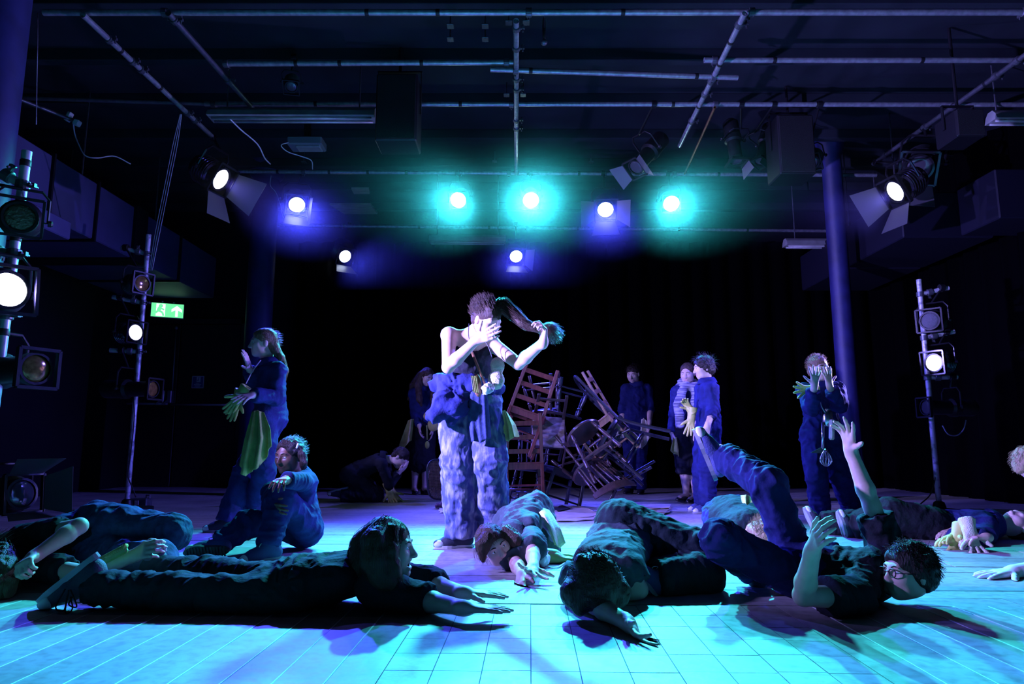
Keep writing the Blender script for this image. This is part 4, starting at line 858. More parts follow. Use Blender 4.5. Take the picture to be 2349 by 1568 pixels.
def person(label, H, J, hands=None, feet=None, face=(0, -1, 0), hup=(0, 0, 1), hair=None, skin=SKIN, lip=LIP, top=NAVY, bottom=None,
           sleeve=1.0, slr=(0.056, 0.050, 0.044), trr=(0.088, 0.070, 0.062), bulk=1.0, bare_legs=False, leg_end=1.0, vox=0.009, svox=0.006,
           amp=0.006, mouth=0.0, eyes=True, cat='person', group=None, seed=1, collar=True, skirt=None, headk=1.0, neckline=None, sleeveless=False, belly=1.0, mitt=True, shirt_hem=None, zmin=0.05, leg_m=None):
    S = skeleton(H, J, zmin); rng = np.random.default_rng(seed); u = H / 1.5
    root = empty('person', (S['pelvis'][0], S['pelvis'][1], 0), label, cat, group); obs = []
    hs = headk * (0.62 + 0.38 * u) * HEADK
    fy = nrm(face); uz = nrm(np.asarray(hup, float) - fy * np.dot(hup, fy)); B = np.stack([np.cross(fy, uz), fy, uz], 1)
    hc = S['head']; lat = nrm(S['sA'] - S['sB']); spine = nrm(S['neck'] - S['pelvis'])
    # --- skin: head, neck, arms, hands (and legs) as one surface
    F = Field(svox); head(F, hc, B, hs, mouth)
    nk = S['neck']; F.cone(nk - spine * 0.02, hc + B @ (V(0, -0.022, -0.045) * hs), 0.05 * u, 0.046 * u, 0.03)
    mid = S['pelvis'] + (nk - S['pelvis']) * 0.62
    F.cone(nk - spine * 0.03, mid, 0.05 * u, 0.07 * u, 0.03)
    if neckline: F.ecap(nk - spine * 0.07 * u, mid, 0.135 * u, 0.11 * u, 0.075 * u, 0.08 * u, lat, 0.05)
    for a in 'AB':
        s_, e_, w_ = S['s' + a], S['e' + a], S['w' + a]
        F.cone(nk - spine * 0.05 * u, s_, 0.045 * u, 0.046 * u, 0.03); F.cone(s_, e_, 0.044 * u, 0.034 * u, 0.02)
        fm = s_ * 0 + e_ + (w_ - e_) * 0.3; F.cone(e_, fm, 0.033 * u, 0.036 * u, 0.015); F.cone(fm, w_, 0.036 * u, 0.0245 * u, 0.015)
        hd = (hands or {}).get(a, {}); f = hd.get('f', None)
        if f is None: f = w_ - e_
        elif len(f) == 3 and isinstance(f[2], str): f = reach(w_, f[0], f[1], 0.15 * u, f[2]) - w_
        hand(F, w_, np.asarray(f, float), np.asarray(hd.get('n', (0, 0, -1)), float), hd.get('side', 'R' if a == 'A' else 'L'), hd.get('hs', 0.62 + 0.34 * u), hd.get('curl', (0.25, 0.3, 0.35, 0.4)), hd.get('spread', 0.12), hd.get('thumb', (0.7, 0.25)))
    if bare_legs:
        F.cone(mid, S['pelvis'], 0.07 * u, 0.07 * u)
        for a in 'AB':
            h_, k_, n_ = S['h' + a], S['k' + a], S['a' + a]; cm = k_ + (n_ - k_) * 0.3
            F.cone(S['pelvis'], h_, 0.07 * u, 0.07 * u, 0.03); F.cone(h_, k_, 0.07 * u, 0.048 * u); F.cone(k_, cm, 0.047 * u, 0.05 * u); F.cone(cm, n_, 0.05 * u, 0.033 * u)
            fd = nrm((feet or {}).get(a, {}).get('f', (0, -1, 0))); F.cone(n_ - V(0, 0, 0.02), n_ + fd * 0.11 * u - V(0, 0, 0.035), 0.032 * u, 0.024 * u)
    v, f = F.solve(); v[:, 2] = np.maximum(v[:, 2], 0.003)
    body = mesh_np('body', v, f, [skin, lip, MOUTH]); obs.append(body)
    lp = (v - hc) @ B / hs; dz = 0.006 * mouth
    mk = (np.abs(lp[:, 0]) < 0.022) & (lp[:, 1] > 0.070) & (lp[:, 2] > -0.0735 - 3 * dz) & (lp[:, 2] < -0.047 + dz)
    mi = np.zeros(len(v), np.int32); mi[mk] = 1
    if mouth > 0: mi[(np.abs(lp[:, 0]) < 0.018) & (lp[:, 1] > 0.03) & (lp[:, 1] < 0.074) & (np.abs(lp[:, 2] + 0.066) < 0.012 + 0.014 * mouth)] = 2
    fm_ = mi[f].min(1); body.data.polygons.foreach_set('material_index', fm_.astype(np.int32))
    if eyes:
        for x in (-1, 1):
            c = hc + B @ (V(x * 0.031, 0.0745, 0.002) * hs); b = MB(); b.ball(c, V(0.0135, 0.0115, 0.0075) * hs, 14, B); e = b.build('eye', EYEW, None, True); obs.append(e)
            b = MB(); b.ball(c + B @ (V(0, 0.0075, 0.0) * hs), V(0.0056, 0.0045, 0.0058) * hs, 10, B); i = b.build('iris', EYEI, e, True)
            b = MB(); b.tube(spline([hc + B @ (V(x * p_[0], p_[1], p_[2]) * hs) for p_ in ((0.014, 0.088, 0.021), (0.03, 0.087, 0.027), (0.046, 0.076, 0.021))], 4), 0.0035 * hs, 5)
            obs.append(b.build('eyebrow', BROW, None, True))
    # --- clothes
    def torso(F, lo=0.0):
        p0 = nk - spine * 0.075 * u
        F.ecap(p0, S['pelvis'] + spine * 0.10 * u, (0.118 if sleeveless else 0.150) * u * bulk, 0.138 * u * bulk * belly, 0.088 * u * bulk, 0.098 * u * bulk * belly, lat, 0.04)
        if sleeveless:
            for q in 'AB': m_ = S['s' + q] * 0.52 + nk * 0.48; F.cone(m_ + spine * 0.035 * u, m_ - spine * 0.1 * u, 0.03 * u, 0.05 * u, 0.03)
        else: F.cone(S['sA'], S['sB'], 0.054 * u, 0.054 * u, 0.05)
        F.cone(nk - spine * 0.05, nk - spine * 0.0 + nrm(hc - nk) * 0.012, 0.075 * u, 0.058 * u, 0.03, True)
    def pelvis(F):
        F.ecap(S['pelvis'] + spine * 0.10 * u, S['pelvis'] - spine * 0.01, 0.140 * u * bulk * belly, 0.152 * u * bulk, 0.1 * u * bulk * belly, 0.108 * u * bulk, nrm(S['hA'] - S['hB']), 0.04)
    def arms(F):
        for a in 'AB':
            s_, e_, w_ = S['s' + a], S['e' + a], S['w' + a]; sl = sleeve[a] if isinstance(sleeve, dict) else sleeve
            if sl <= 0.5: F.cone(s_, s_ + (e_ - s_) * sl * 2, slr[0] * u, (slr[1] + 0.006) * u, 0.03, True)
            else:
                F.cone(s_, e_, slr[0] * u, slr[1] * u, 0.03); F.cone(e_, e_ + (w_ - e_) * (sl - 0.5) * 2, slr[1] * u, slr[2] * u, 0.02, True)
    def legs(F):
        for a in 'AB':
            h_, k_, n_ = S['h' + a], S['k' + a], S['a' + a]
            F.cone(h_ - spine * 0.0, k_, trr[0] * u * bulk, trr[1] * u, 0.03)
            le = leg_end[a] if isinstance(leg_end, dict) else leg_end
            if le <= 0.5: continue
            F.cone(k_, k_ + (n_ - k_) * ((le - 0.5) * 2 + 0.03), trr[1] * u, trr[2] * u, 0.03, True)
    jn = []
    for a in 'AB':
        jn += [(S['e' + a], nrm(S['w' + a] - S['e' + a]), 0.08), (S['k' + a], nrm(S['a' + a] - S['k' + a]), 0.1), (S['a' + a] * 0.75 + S['k' + a] * 0.25, nrm(S['a' + a] - S['k' + a]), 0.1), (S['h' + a], nrm(S['k' + a] - S['h' + a]), 0.1)]
    jn.append((S['pelvis'] + spine * 0.12, spine, 0.12))
    if bottom is None:
        F = Field(vox); torso(F); pelvis(F); arms(F); legs(F); v, f = F.solve(); v = clothfold(v, f, amp, seed, jn)
        obs.append(mesh_np('overalls', v, f, top))
    else:
        F = Field(vox); torso(F)
        if shirt_hem: F.ecap(S['pelvis'] + spine * 0.12 * u, S['pelvis'] + spine * 0.03, 0.146 * u * bulk * belly, 0.165 * u * bulk, 0.105 * u * bulk * belly, 0.12 * u * bulk, lat, 0.03)
        if not sleeveless: arms(F)
        if neckline:
            fr = np.cross(lat, spine); fr = fr if np.dot(fr, fy) > 0 else -fr
            F.ell(nk + spine * 0.02 + fr * 0.03 * u, V(0.085, 0.085, 0.10) * u * neckline, basis(spine, lat), 0.01, True)
        v, f = F.solve(); v = clothfold(v, f, amp * 0.8, seed, jn); obs.append(mesh_np('shirt', v, f, top))
        F = Field(vox); pelvis(F); legs(F)
        if skirt: F.ecap(S['pelvis'], (S['kA'] + S['kB']) / 2 + V(0, 0, 0.0), 0.15 * u, skirt * u, 0.12 * u, skirt * 0.85 * u, lat, 0.03)
        v, f = F.solve(); v = clothfold(v, f, amp, seed + 11, jn); obs.append(mesh_np('trousers' if not skirt else 'skirt', v, f, bottom))
    if collar:
        b = MB(); pts = []
        ax = nrm(nrm(hc - nk) + spine); R = basis(ax, lat)
        prof = [(0.062, 0.0), (0.064, 0.034), (0.074, 0.036), (0.092, 0.004), (0.1, -0.022)]
        b.lathe(nk + ax * 0.012, ax, [(r * u, h * u) for r, h in prof], 18, lat, False, False); obs.append(b.build('collar', top if not isinstance(top, list) else top[0], None, True))
    if hair:
        (v, f), ST = hair_part(hc, B, hs, hair, rng, 0.0065)
        ho = mesh_np('hair', v, f, hair['m']); obs.append(ho)
        if len(ST):
            r = 0.0013 * hair.get('sr', 1.0); K = ST.shape[1]
            so = tubes('hair_strands', ST, np.linspace(1, 0.35, K) * r, hair['m'], ho); so['kind'] = 'stuff'
    for a in 'AB':
        fd = (feet or {}).get(a)
        if fd is None or fd.get('skip'): continue
        obs.append(shoe(None, S['a' + a], np.asarray(fd['f'], float), np.asarray(fd.get('u', (0, 0, 1)), float), fd.get('size', 0.225 * (0.5 + 0.5 * u)), fd.get('m', SHOE), fd.get('sm', SOLE), fd.get('style', 'trainer'), fd.get('tread', False), fd.get('lace', True)))
    adopt(root, [o for o in obs if o.parent is None])
    return root, S, B, hs
# ------------------------------------------------------------------ the cast
def gd(px, py): return float(G(px, py)[1])
def hl(pts): return [P(*p) for p in pts]
# standing woman in the middle
d = 4.47
W_root, W, W_B, W_hs = person('standing woman in black vest and paint-splashed overalls tied at the waist, holding her ponytail', 1.66,
    dict(pelvis=(1078, 918, d), neck=(1080, 764, d - 0.10), head=(1117, 733, d - 0.2), sA=(1030, 768, d - 0.14), sB=(1128, 788, d - 0.06),
         eA=(1028, 842, '-'), wA=(1093, 780, '-'), eB=(1189, 834, '-'), wB=(1247, 784, '-'),
         kA=(1050, 1060, '-'), aA=(1058, 1222, d), kB=(1124, 1060, '-'), aB=(1132, 1214, d + 0.05)),
    hands={'A': dict(f=(1140, 758, '-'), n=(0.3, 0.9, 0.3), side='R', curl=(0.12, 0.15, 0.2, 0.3), thumb=(0.9, 0.1), hs=1.0),
           'B': dict(f=(0.05, -0.2, 1), n=(-0.9, -0.3, 0), side='L', curl=(0.8, 0.85, 0.9, 0.95), thumb=(0.5, 0.8), hs=0.98)},
    feet={'A': dict(f=(-0.93, -0.36, 0), size=0.25, sm=WHITE), 'B': dict(f=(0.1, -1, 0), size=0.25)},
    face=(0.62, -0.58, -0.52), hup=(0.15, -0.25, 1), top=BLACKC, bottom=PAINTED, sleeveless=True, neckline=1.35, collar=False, bulk=0.98,
    trr=(0.108, 0.094, 0.092), vox=0.008, svox=0.0055, amp=0.009, seed=3, eyes=False, leg_end=1.0,
    hair=dict(m=H_BROWN, n=900, len=0.06, comb=(0.1, -0.8, 0.4), lift=0.2, fringe=-0.02, mess=0.9,
              guides=[([P(1122, 712, d - 0.24), P(1150, 698, d - 0.2), P(1172, 712, d - 0.2), P(1196, 738, d - 0.25), P(1222, 750, d - 0.28), P(1248, 756, d - 0.3), P(1262, 752, d - 0.3), P(1272, 768, d - 0.3)], (0.03, 0.034, 0.031, 0.023, 0.016, 0.012, 0.008, 0.005), (0.032, 0.042, 0.04, 0.03, 0.022, 0.018, 0.034, 0.055))], gn=520))
# standing girl at the left, palms out
d = 5.3
G_root, GS, _, _ = person('standing girl with a ponytail in navy overalls, both hands held up in front of her', 1.52,
    dict(pelvis=(620, 955, d), neck=(617, 836, d), head=(603, 787, d), sA=(604, 848, d + 0.14), sB=(637, 850, d - 0.12),
         eA=(590, 892, d + 0.1), wA=(574, 850, '-'), eB=(634, 912, d - 0.16), wB=(582, 905, '-'), hiplat=(0.1, 1, 0),
         kA=(562, 1082, d + 0.05), aA=(519, 1193, d - 0.05), kB=(606, 1080, d - 0.1), aB=(575, 1190, d + 0.15)),
    hands={'A': dict(f=(562, 808, '-'), n=(-0.9, 0.1, -0.2), side='R', curl=0.08, spread=0.08, thumb=(0.9, 0.0)),
           'B': dict(f=(545, 915, '-'), n=(-0.3, 0.3, -0.9), side='L', curl=(0.12, 0.16, 0.2, 0.3), spread=0.2, thumb=(1.0, 0.0))},
    feet={'A': dict(f=(-1, -0.25, 0)), 'B': dict(f=(-1, -0.2, 0))}, face=(-0.86, -0.52, -0.04), top=NAVY, trr=(0.096, 0.08, 0.075), seed=5, vox=0.009,
    slr=(0.062, 0.06, 0.05), bulk=1.0,
    hair=dict(m=H_LIGHT, n=400, len=0.05, comb=(0, -0.8, -0.2), lift=0.0, mess=0.5, fringe=0.02, guides=[([P(622, 770, d), P(632, 800, d), P(645, 820, d), P(654, 850, d), P(652, 875, d)], (0.04, 0.03, 0.024, 0.022, 0.01))], gn=130))
# seated girl
d = 4.42
S3_root, S3, _, _ = person('girl with braided hair sitting on the floor, one knee up and arm stretched out', 1.42,
    dict(pelvis=(690, 1212, d), neck=(684, 1092, d - 0.04), head=(664, 1046, d - 0.12), sA=(664, 1108, d + 0.06), sB=(704, 1100, d - 0.1),
         eA=(620, 1128, d - 0.12), wA=(618, 1160, '-'), eB=(690, 1104, d - 0.32), wB=(658, 1100, '-'), hiplat=(-0.75, 0.6, 0),
         kA=(570, 1200, d - 0.2), aA=(505, 1246, d - 0.32), kB=(645, 1142, d - 0.28), aB=(616, 1250, d - 0.42)),
    hands={'B': dict(f=(634, 1102, '-'), n=(0, 0.1, -1), side='L', curl=(0.3, 0.4, 0.5, 0.6), thumb=(0.6, 0.4)), 'A': dict(f=(640, 1172, '-'), n=(0, 1, 0), side='R')},
    feet={'A': dict(f=(-1, 0.05, -0.06), u=(0, 0.92, 0.38), tread=True, sm=SOLED, m=SHOEB, size=0.25), 'B': dict(f=(-0.8, -0.55, -0.05), m=SHOEB, size=0.235)},
    face=(-0.42, -0.9, -0.1), skin=SKIN_D, lip=LIP_D, top=NAVY, trr=(0.094, 0.08, 0.07), seed=8, vox=0.008, svox=0.0055,
    hair=dict(m=H_DARK, n=400, len=0.04, comb=(0, -0.9, 0.1), lift=0, vol=1.04, fringe=0.018, guides=[([P(684, 1022, d - 0.12), P(694, 1042, d - 0.14), P(697, 1060, d - 0.15), P(694, 1074, d - 0.15)], (0.022, 0.02, 0.018, 0.012)), ([P(660, 1024, d + 0.02), P(680, 1055, d + 0.02), P(682, 1072, d + 0.02)], (0.03, 0.024, 0.014))], gn=60))
# front girl lying prone, shouting
F4_root, F4, F4B, F4h = person('girl with long brown hair lying on her front, mouth open, arms stretched out', 1.62,
    dict(pelvis=(628, 1358, 2.92), neck=(836, 1308, 2.93), head=(894, 1258, 2.88), sA=(862, 1352, 2.8), sB=(880, 1325, 3.1),
         eA=(962, 1395, 2.80), wA=(1064, 1394, '-'), eB=(985, 1352, 3.1), wB=(1064, 1360, '-'), hiplat=(0.1, -1, -0.1),
         kA=(410, 1362, 2.84), aA=(212, 1345, 2.86), kB=(480, 1318, 3.15), aB=(345, 1308, 3.25)),
    hands={'A': dict(f=(1, -0.03, -0.02), n=(0, 0, -1), side='R', curl=0.04, spread=0.1, thumb=(0.5, 0.0), hs=0.96), 'B': dict(f=(1, 0.02, -0.02), n=(0, 0, -1), side='L', curl=0.05, spread=0.2, thumb=(0.8, 0), hs=0.96)},
    feet={'A': dict(f=(-0.74, -0.05, -0.64), u=(0.64, 0.1, -0.74), m=SHOE, size=0.27), 'B': dict(f=(-0.95, 0.1, -0.2), u=(0.2, 0, -1), size=0.25)},
    face=(0.985, -0.06, 0.06), hup=(-0.05, 0, 1), mouth=1.0, top=BLACKC, bottom=TEALC, sleeve=0.62, slr=(0.066, 0.062, 0.056), trr=(0.086, 0.066, 0.058), bulk=0.94, belly=1.22, seed=12, vox=0.0075, svox=0.0045, amp=0.008, collar=True,
    hair=dict(m=H_BROWN, n=700, len=0.10, comb=(0.0, -0.35, -0.85), lift=0.0, vol=1.02, mess=0.7,
              guides=[([P(885, 1205, 2.84), P(862, 1240, 2.78), P(862, 1285, 2.76), P(880, 1325, 2.76), P(905, 1355, 2.76)], (0.035, 0.052, 0.056, 0.045, 0.02)),
                      ([P(870, 1215, 2.9), P(838, 1250, 2.9), P(832, 1295, 2.88), P(850, 1340, 2.84)], (0.045, 0.055, 0.055, 0.03)),
                      ([P(905, 1210, 2.8), P(902, 1255, 2.765), P(905, 1300, 2.765), P(920, 1345, 2.77)], (0.012, 0.016, 0.02, 0.01)),
                      ([P(890, 1210, 2.98), P(880, 1260, 3.02), P(890, 1320, 3.02)], (0.04, 0.05, 0.03))], gn=240))
# leftmost lying person
F5_root, F5, _, _ = person('person in blue denim lying curled at the left edge with a bent bare arm', 1.62,
    dict(pelvis=(205, 1238, 3.62), neck=(20, 1268, 3.5), head=(-22, 1312, 3.25), sA=(48, 1236, 3.42), sB=(40, 1290, 3.3),
         eA=(182, 1206, 3.3), wA=(78, 1276, 3.12), eB=(196, 1316, 3.15), wB=(312, 1272, '-'), hiplat=(0.05, 0.5, 0.85),
         kA=(392, 1222, 3.55), aA=(300, 1290, 3.75), kB=(360, 1285, 3.35), aB=(215, 1290, 3.5)),
    hands={'A': dict(f=(30, 1304, '-'), n=(0.4, 0.3, -0.8), side='L', curl=(1.05, 1.05, 1.1, 1.1), thumb=(0.5, 0.7)), 'B': dict(f=(352, 1250, '-'), n=(0.2, 0.9, -0.3), side='R', curl=(0.7, 0.75, 0.75, 0.8), thumb=(0.5, 0.6))},
    feet={'A': dict(f=(-0.8, 0.4, -0.3), u=(0, 1, 0)), 'B': dict(f=(-0.8, 0.4, -0.3), u=(0, 1, 0))},
    face=(0.2, -0.75, -0.6), hup=(-0.9, -0.2, 0.1), top=BLACKC, bottom=DENIM, sleeve=0.36, trr=(0.1, 0.082, 0.07), seed=21, vox=0.008, svox=0.0055, eyes=False, amp=0.008, shirt_hem=True,
    hair=dict(m=H_LIGHT, n=300, len=0.09, comb=(0, -0.5, -0.5), lift=0.7, mess=1.6, guides=[([P(0, 1270, 3.2), P(10, 1310, 3.1), P(5, 1345, 3.05), P(12, 1375, 3.02)], (0.05, 0.06, 0.05, 0.02))]))
# girl reaching toward us
R6_root, R6, _, _ = person('girl crawling on the floor and reaching forward with a spread hand', 1.45,
    dict(pelvis=(1206, 1178, 4.3), neck=(1178, 1232, 3.92), head=(1134, 1250, 3.7), sA=(1172, 1268, 3.85), sB=(1222, 1240, 3.86),
         eA=(1184, 1304, '-'), wA=(1198, 1330, '-'), eB=(1222, 1266, '-'), wB=(1223, 1300, '-'),
         kA=(1150, 1200, 4.5), aA=(1165, 1190, 4.8), kB=(1252, 1258, 4.15), aB=(1235, 1200, 4.5)),
    hands={'A': dict(f=(1186, 1362, '-'), n=(0.2, -0.6, -0.7), side='R', curl=(0.3, 0.4, 0.5, 0.6), thumb=(0.8, 0.3), spread=0.2), 'B': dict(f=(1215, 1318, '-'), n=(0.1, -0.8, 0.5), side='L', curl=(0.1, 0.1, 0.15, 0.2), spread=0.75, thumb=(1.25, -0.1))},
    feet={'A': dict(f=(0, 0.9, -0.4), u=(0, -0.4, -0.9)), 'B': dict(f=(0, 0.9, -0.4), u=(0, -0.4, -0.9))},
    face=(0.36, -0.92, -0.12), hup=(-0.55, -0.1, 0.85), top=GREYC, sleeve=0.42, slr=(0.066, 0.064, 0.05), trr=(0.096, 0.08, 0.07), seed=31, vox=0.008, svox=0.0045, amp=0.009,
    hair=dict(m=H_BROWN, n=420, len=0.11, comb=(0.0, -0.1, -0.8), lift=0.1, mess=0.8, guides=[([P(1120, 1222, 3.66), P(1106, 1250, 3.62), P(1108, 1285, 3.6)], (0.03, 0.03, 0.012)), ([P(1160, 1216, 3.7), P(1182, 1238, 3.68), P(1186, 1262, 3.66)], (0.03, 0.034, 0.015))], gn=110))
# curled person with head on arm
C7_root, C7, _, _ = person('curled-up person with hair in a bun, face down, one open hand stretched forward', 1.58,
    dict(pelvis=(1430, 1232, 3.5), neck=(1388, 1302, 3.02), head=(1370, 1342, 2.74), sA=(1322, 1322, 2.98), sB=(1446, 1312, 3.0),
         eA=(1366, 1392, 2.72), wA=(1440, 1440, '-'), eB=(1466, 1358, 2.98), wB=(1410, 1366, 3.0), hiplat=(-0.3, -0.5, 0.75),
         kA=(1602, 1268, 3.32), aA=(1520, 1290, 3.5), kB=(1606, 1318, 3.2), aB=(1508, 1325, 3.12)),
    hands={'A': dict(f=(1490, 1494, '-'), n=(0.75, -0.2, 0.6), side='R', curl=(0.3, 0.22, 0.2, 0.2), spread=0.22, thumb=(0.75, 0.3), hs=0.98), 'B': dict(f=(-1, -0.1, -0.1), n=(0, 0, -1), side='L')},
    feet={'A': dict(f=(-0.85, 0.3, -0.3), u=(0, 0.3, -0.9)), 'B': dict(f=(-0.62, -0.1, 0.72), u=(0.6, 0.4, 0.6), m=SHOEB)},
    face=(0.12, -0.2, -1), hup=(-0.1, -0.95, 0.25), top=GREYC, bottom=TEALC, sleeve=0.3, slr=(0.062, 0.058, 0.05), trr=(0.108, 0.09, 0.08), seed=41, vox=0.008, svox=0.0045, amp=0.009, eyes=False, collar=False, shirt_hem=True,
    hair=dict(m=H_BROWN, n=900, len=0.03, comb=(0.3, -0.2, 0.0), lift=0.0, vol=1.16, mess=0.8, ears=False, full=True, fringe=0.02, balls=[((0.045, -0.085, 0.07), 0.036)], guides=[([P(1330, 1322, 2.76), P(1318, 1360, 2.7), P(1330, 1392, 2.68)], (0.04, 0.05, 0.03)), ([P(1400, 1322, 2.76), P(1416, 1358, 2.72), P(1405, 1392, 2.68)], (0.04, 0.045, 0.03))], gn=120))
# crouched blond person behind
C8_root, C8, _, _ = person('crouched fair-haired person in teal shirt with head down, behind the raised leg', 1.5,
    dict(pelvis=(1668, 1178, 4.6), neck=(1726, 1212, 4.2), head=(1750, 1236, 4.05), sA=(1682, 1228, 4.2), sB=(1762, 1200, 4.3),
         eA=(1640, 1252, 4.1), wA=(1625, 1262, 3.95), eB=(1790, 1235, 4.2), wB=(1770, 1262, 4.05),
         kA=(1648, 1240, 4.45), aA=(1660, 1215, 4.8), kB=(1700, 1235, 4.5), aB=(1700, 1205, 4.9)),
    hands={'A': dict(f=(-0.3, -0.9, -0.2), side='R'), 'B': dict(f=(-0.5, -0.8, 0), side='L')}, feet={'A': dict(f=(0, 0.9, -0.4), u=(0, -0.4, -0.9)), 'B': dict(f=(0, 0.9, -0.4), u=(0, -0.4, -0.9))},
    face=(0.1, -0.25, -1), hup=(0.45, -0.85, 0.2), top=TEALC, bottom=NAVY, sleeve=0.3, seed=45, svox=0.007, eyes=False, collar=False, shirt_hem=True, bulk=1.05,
    hair=dict(m=H_BLOND, n=600, len=0.05, comb=(0, -0.6, 0.3), lift=0.5, mess=1.3, full=True))
# boy on his back with a leg in the air
B9_root, B9, B9B, B9h = person('boy with glasses lying on his back, one leg and one arm in the air', 1.6,
    dict(pelvis=(1832, 1300, 3.12), neck=(2004, 1334, 2.95), head=(2084, 1312, 2.84), sA=(1962, 1370, 2.78), sB=(2034, 1262, 3.08),
         eA=(1842, 1366, '-'), wA=(1864, 1262, '-'), eB=(2000, 1160, 3.08), wB=(1952, 1034, '-'), hiplat=(-0.1, -0.85, -0.5),
         kA=(1652, 1238, 2.98), aA=(1720, 1300, 3.3), kB=(1762, 1112, 3.14), aB=(1662, 1048, '+')),
    hands={'A': dict(f=(1888, 1206, '-'), n=(0.85, -0.3, 0.3), side='R', curl=(0.35, 0.3, 0.25, 0.3), spread=0.15, thumb=(0.8, 0.3), hs=0.97),
           'B': dict(f=(1937, 962, '-'), n=(-0.75, -0.35, 0.1), side='R', curl=(0.1, 0.12, 0.28, 0.32), spread=0.35, thumb=(0.95, 0.1), hs=1.0)},
    feet={'A': dict(f=(-0.2, -0.2, -1), u=(-0.8, 0, 0.2), m=SHOE), 'B': dict(f=(-0.34, 0.1, 0.93), u=(0.9, -0.25, 0.35), m=SHOEB, size=0.26)},
    face=(-0.96, -0.14, 0.04), hup=(0.26, 0.05, 0.95), top=BLACKC, bottom=NAVY2, sleeve={'A': 0.28, 'B': 0.4}, slr=(0.064, 0.062, 0.055), trr=(0.08, 0.07, 0.062), bulk=0.95, seed=51, vox=0.0075, svox=0.0045, amp=0.009,
    hair=dict(m=H_DARK, n=1100, len=0.035, comb=(0, -0.05, -0.35), lift=0.3, vol=1.08, mess=1.0, ears=False), headk=0.96)
# person lying at the far right
P10_root, P10, _, _ = person('person in dark clothes lying at the right behind the raised arm, holding rubber gloves', 1.62,
    dict(pelvis=(2112, 1204, 4.95), neck=(2278, 1226, 4.85), head=(2338, 1228, 4.85), sA=(2262, 1244, 4.65), sB=(2268, 1222, 5.05),
         eA=(2195, 1252, 4.55), wA=(2262, 1232, '-'), eB=(2230, 1215, 5.0), wB=(2190, 1218, 4.75), hiplat=(0, -1, 0.2),
         kA=(2040, 1180, 4.85), aA=(1960, 1226, 4.95), kB=(2000, 1200, 5.1), aB=(1890, 1214, 5.15)),
    hands={'A': dict(f=(-1, 0, 0), n=(0, 0, -1), side='L', curl=0.4), 'B': dict(f=(-1, -0.3, 0), n=(0, 0, -1), side='R')},
    feet={'A': dict(f=(-0.3, -0.2, 0.9), u=(1, 0, 0.4)), 'B': dict(f=(-0.3, 0.2, 0.9), u=(1, 0, 0.4))},
    face=(-0.3, -0.3, 0.9), hup=(1, 0, 0.2), top=NAVY, bottom=BLACKC, trr=(0.115, 0.1, 0.09), seed=55, svox=0.007, eyes=False,
    hair=dict(m=H_DARK, n=150, len=0.05))
# person at the right edge
P11_root, P11, _, _ = person('fair-haired person kneeling at the right edge, only the back of the head in view', 1.5,
    dict(pelvis=(2440, 1180, 4.75), neck=(2400, 1098, 4.65), head=(2366, 1064, 4.58), sA=(2385, 1110, 4.5), sB=(2430, 1105, 4.8),
         eA=(2420, 1180, 4.4), wA=(2470, 1190, 4.3), eB=(2480, 1180, 4.8), wB=(2500, 1190, 4.6), kA=(2470, 1230, 4.4), aA=(2470, 1230, 4.8), kB=(2520, 1220, 4.6), aB=(2520, 1220, 5.0)),
    face=(0.9, -0.3, -0.2), top=NAVY, seed=57, svox=0.007, eyes=False, hair=dict(m=H_BLOND, n=300, len=0.05, lift=0.3), feet={'A': dict(f=(0, 0.9, -0.4), u=(0, -0.4, -0.9)), 'B': dict(f=(0, 0.9, -0.4), u=(0, -0.4, -0.9))})
# kneeling boy at the back
d = gd(830, 1150)
K12_root, K12, _, _ = person('kneeling boy at the back left, bent forward with his face in his hands', 1.52,
    dict(pelvis=(806, 1088, d), neck=(880, 1052, d), head=(918, 1050, d - 0.02), sA=(876, 1064, d - 0.16), sB=(884, 1062, d + 0.16),
         eA=(892, 1112, d - 0.15), wA=(912, 1086, d - 0.12), eB=(896, 1110, d + 0.12), wB=(914, 1084, d + 0.06), hiplat=(0, -1, 0),
         kA=(858, 1134, d - 0.08), aA=(786, 1136, d - 0.1), kB=(862, 1132, d + 0.1), aB=(790, 1134, d + 0.1)),
    hands={'A': dict(f=(0.75, 0.05, 0.6), n=(-0.5, 0.3, 0.7), side='R', curl=0.2, thumb=(0.6, 0.2)), 'B': dict(f=(0.75, -0.05, 0.6), n=(-0.5, -0.3, 0.7), side='L', curl=0.2)},
    feet={'A': dict(f=(-1, 0, -0.25), u=(0.25, 0, -1), sm=SOLE), 'B': dict(f=(-1, 0, -0.25), u=(0.25, 0, -1))},
    face=(0.62, -0.2, -0.75), hup=(0.75, 0, 0.65), top=BLACKC, trr=(0.1, 0.09, 0.075), seed=61, vox=0.011, svox=0.007, eyes=False,
    hair=dict(m=H_DARK, n=250, len=0.03, comb=(0, -0.3, -0.5), lift=0.4))
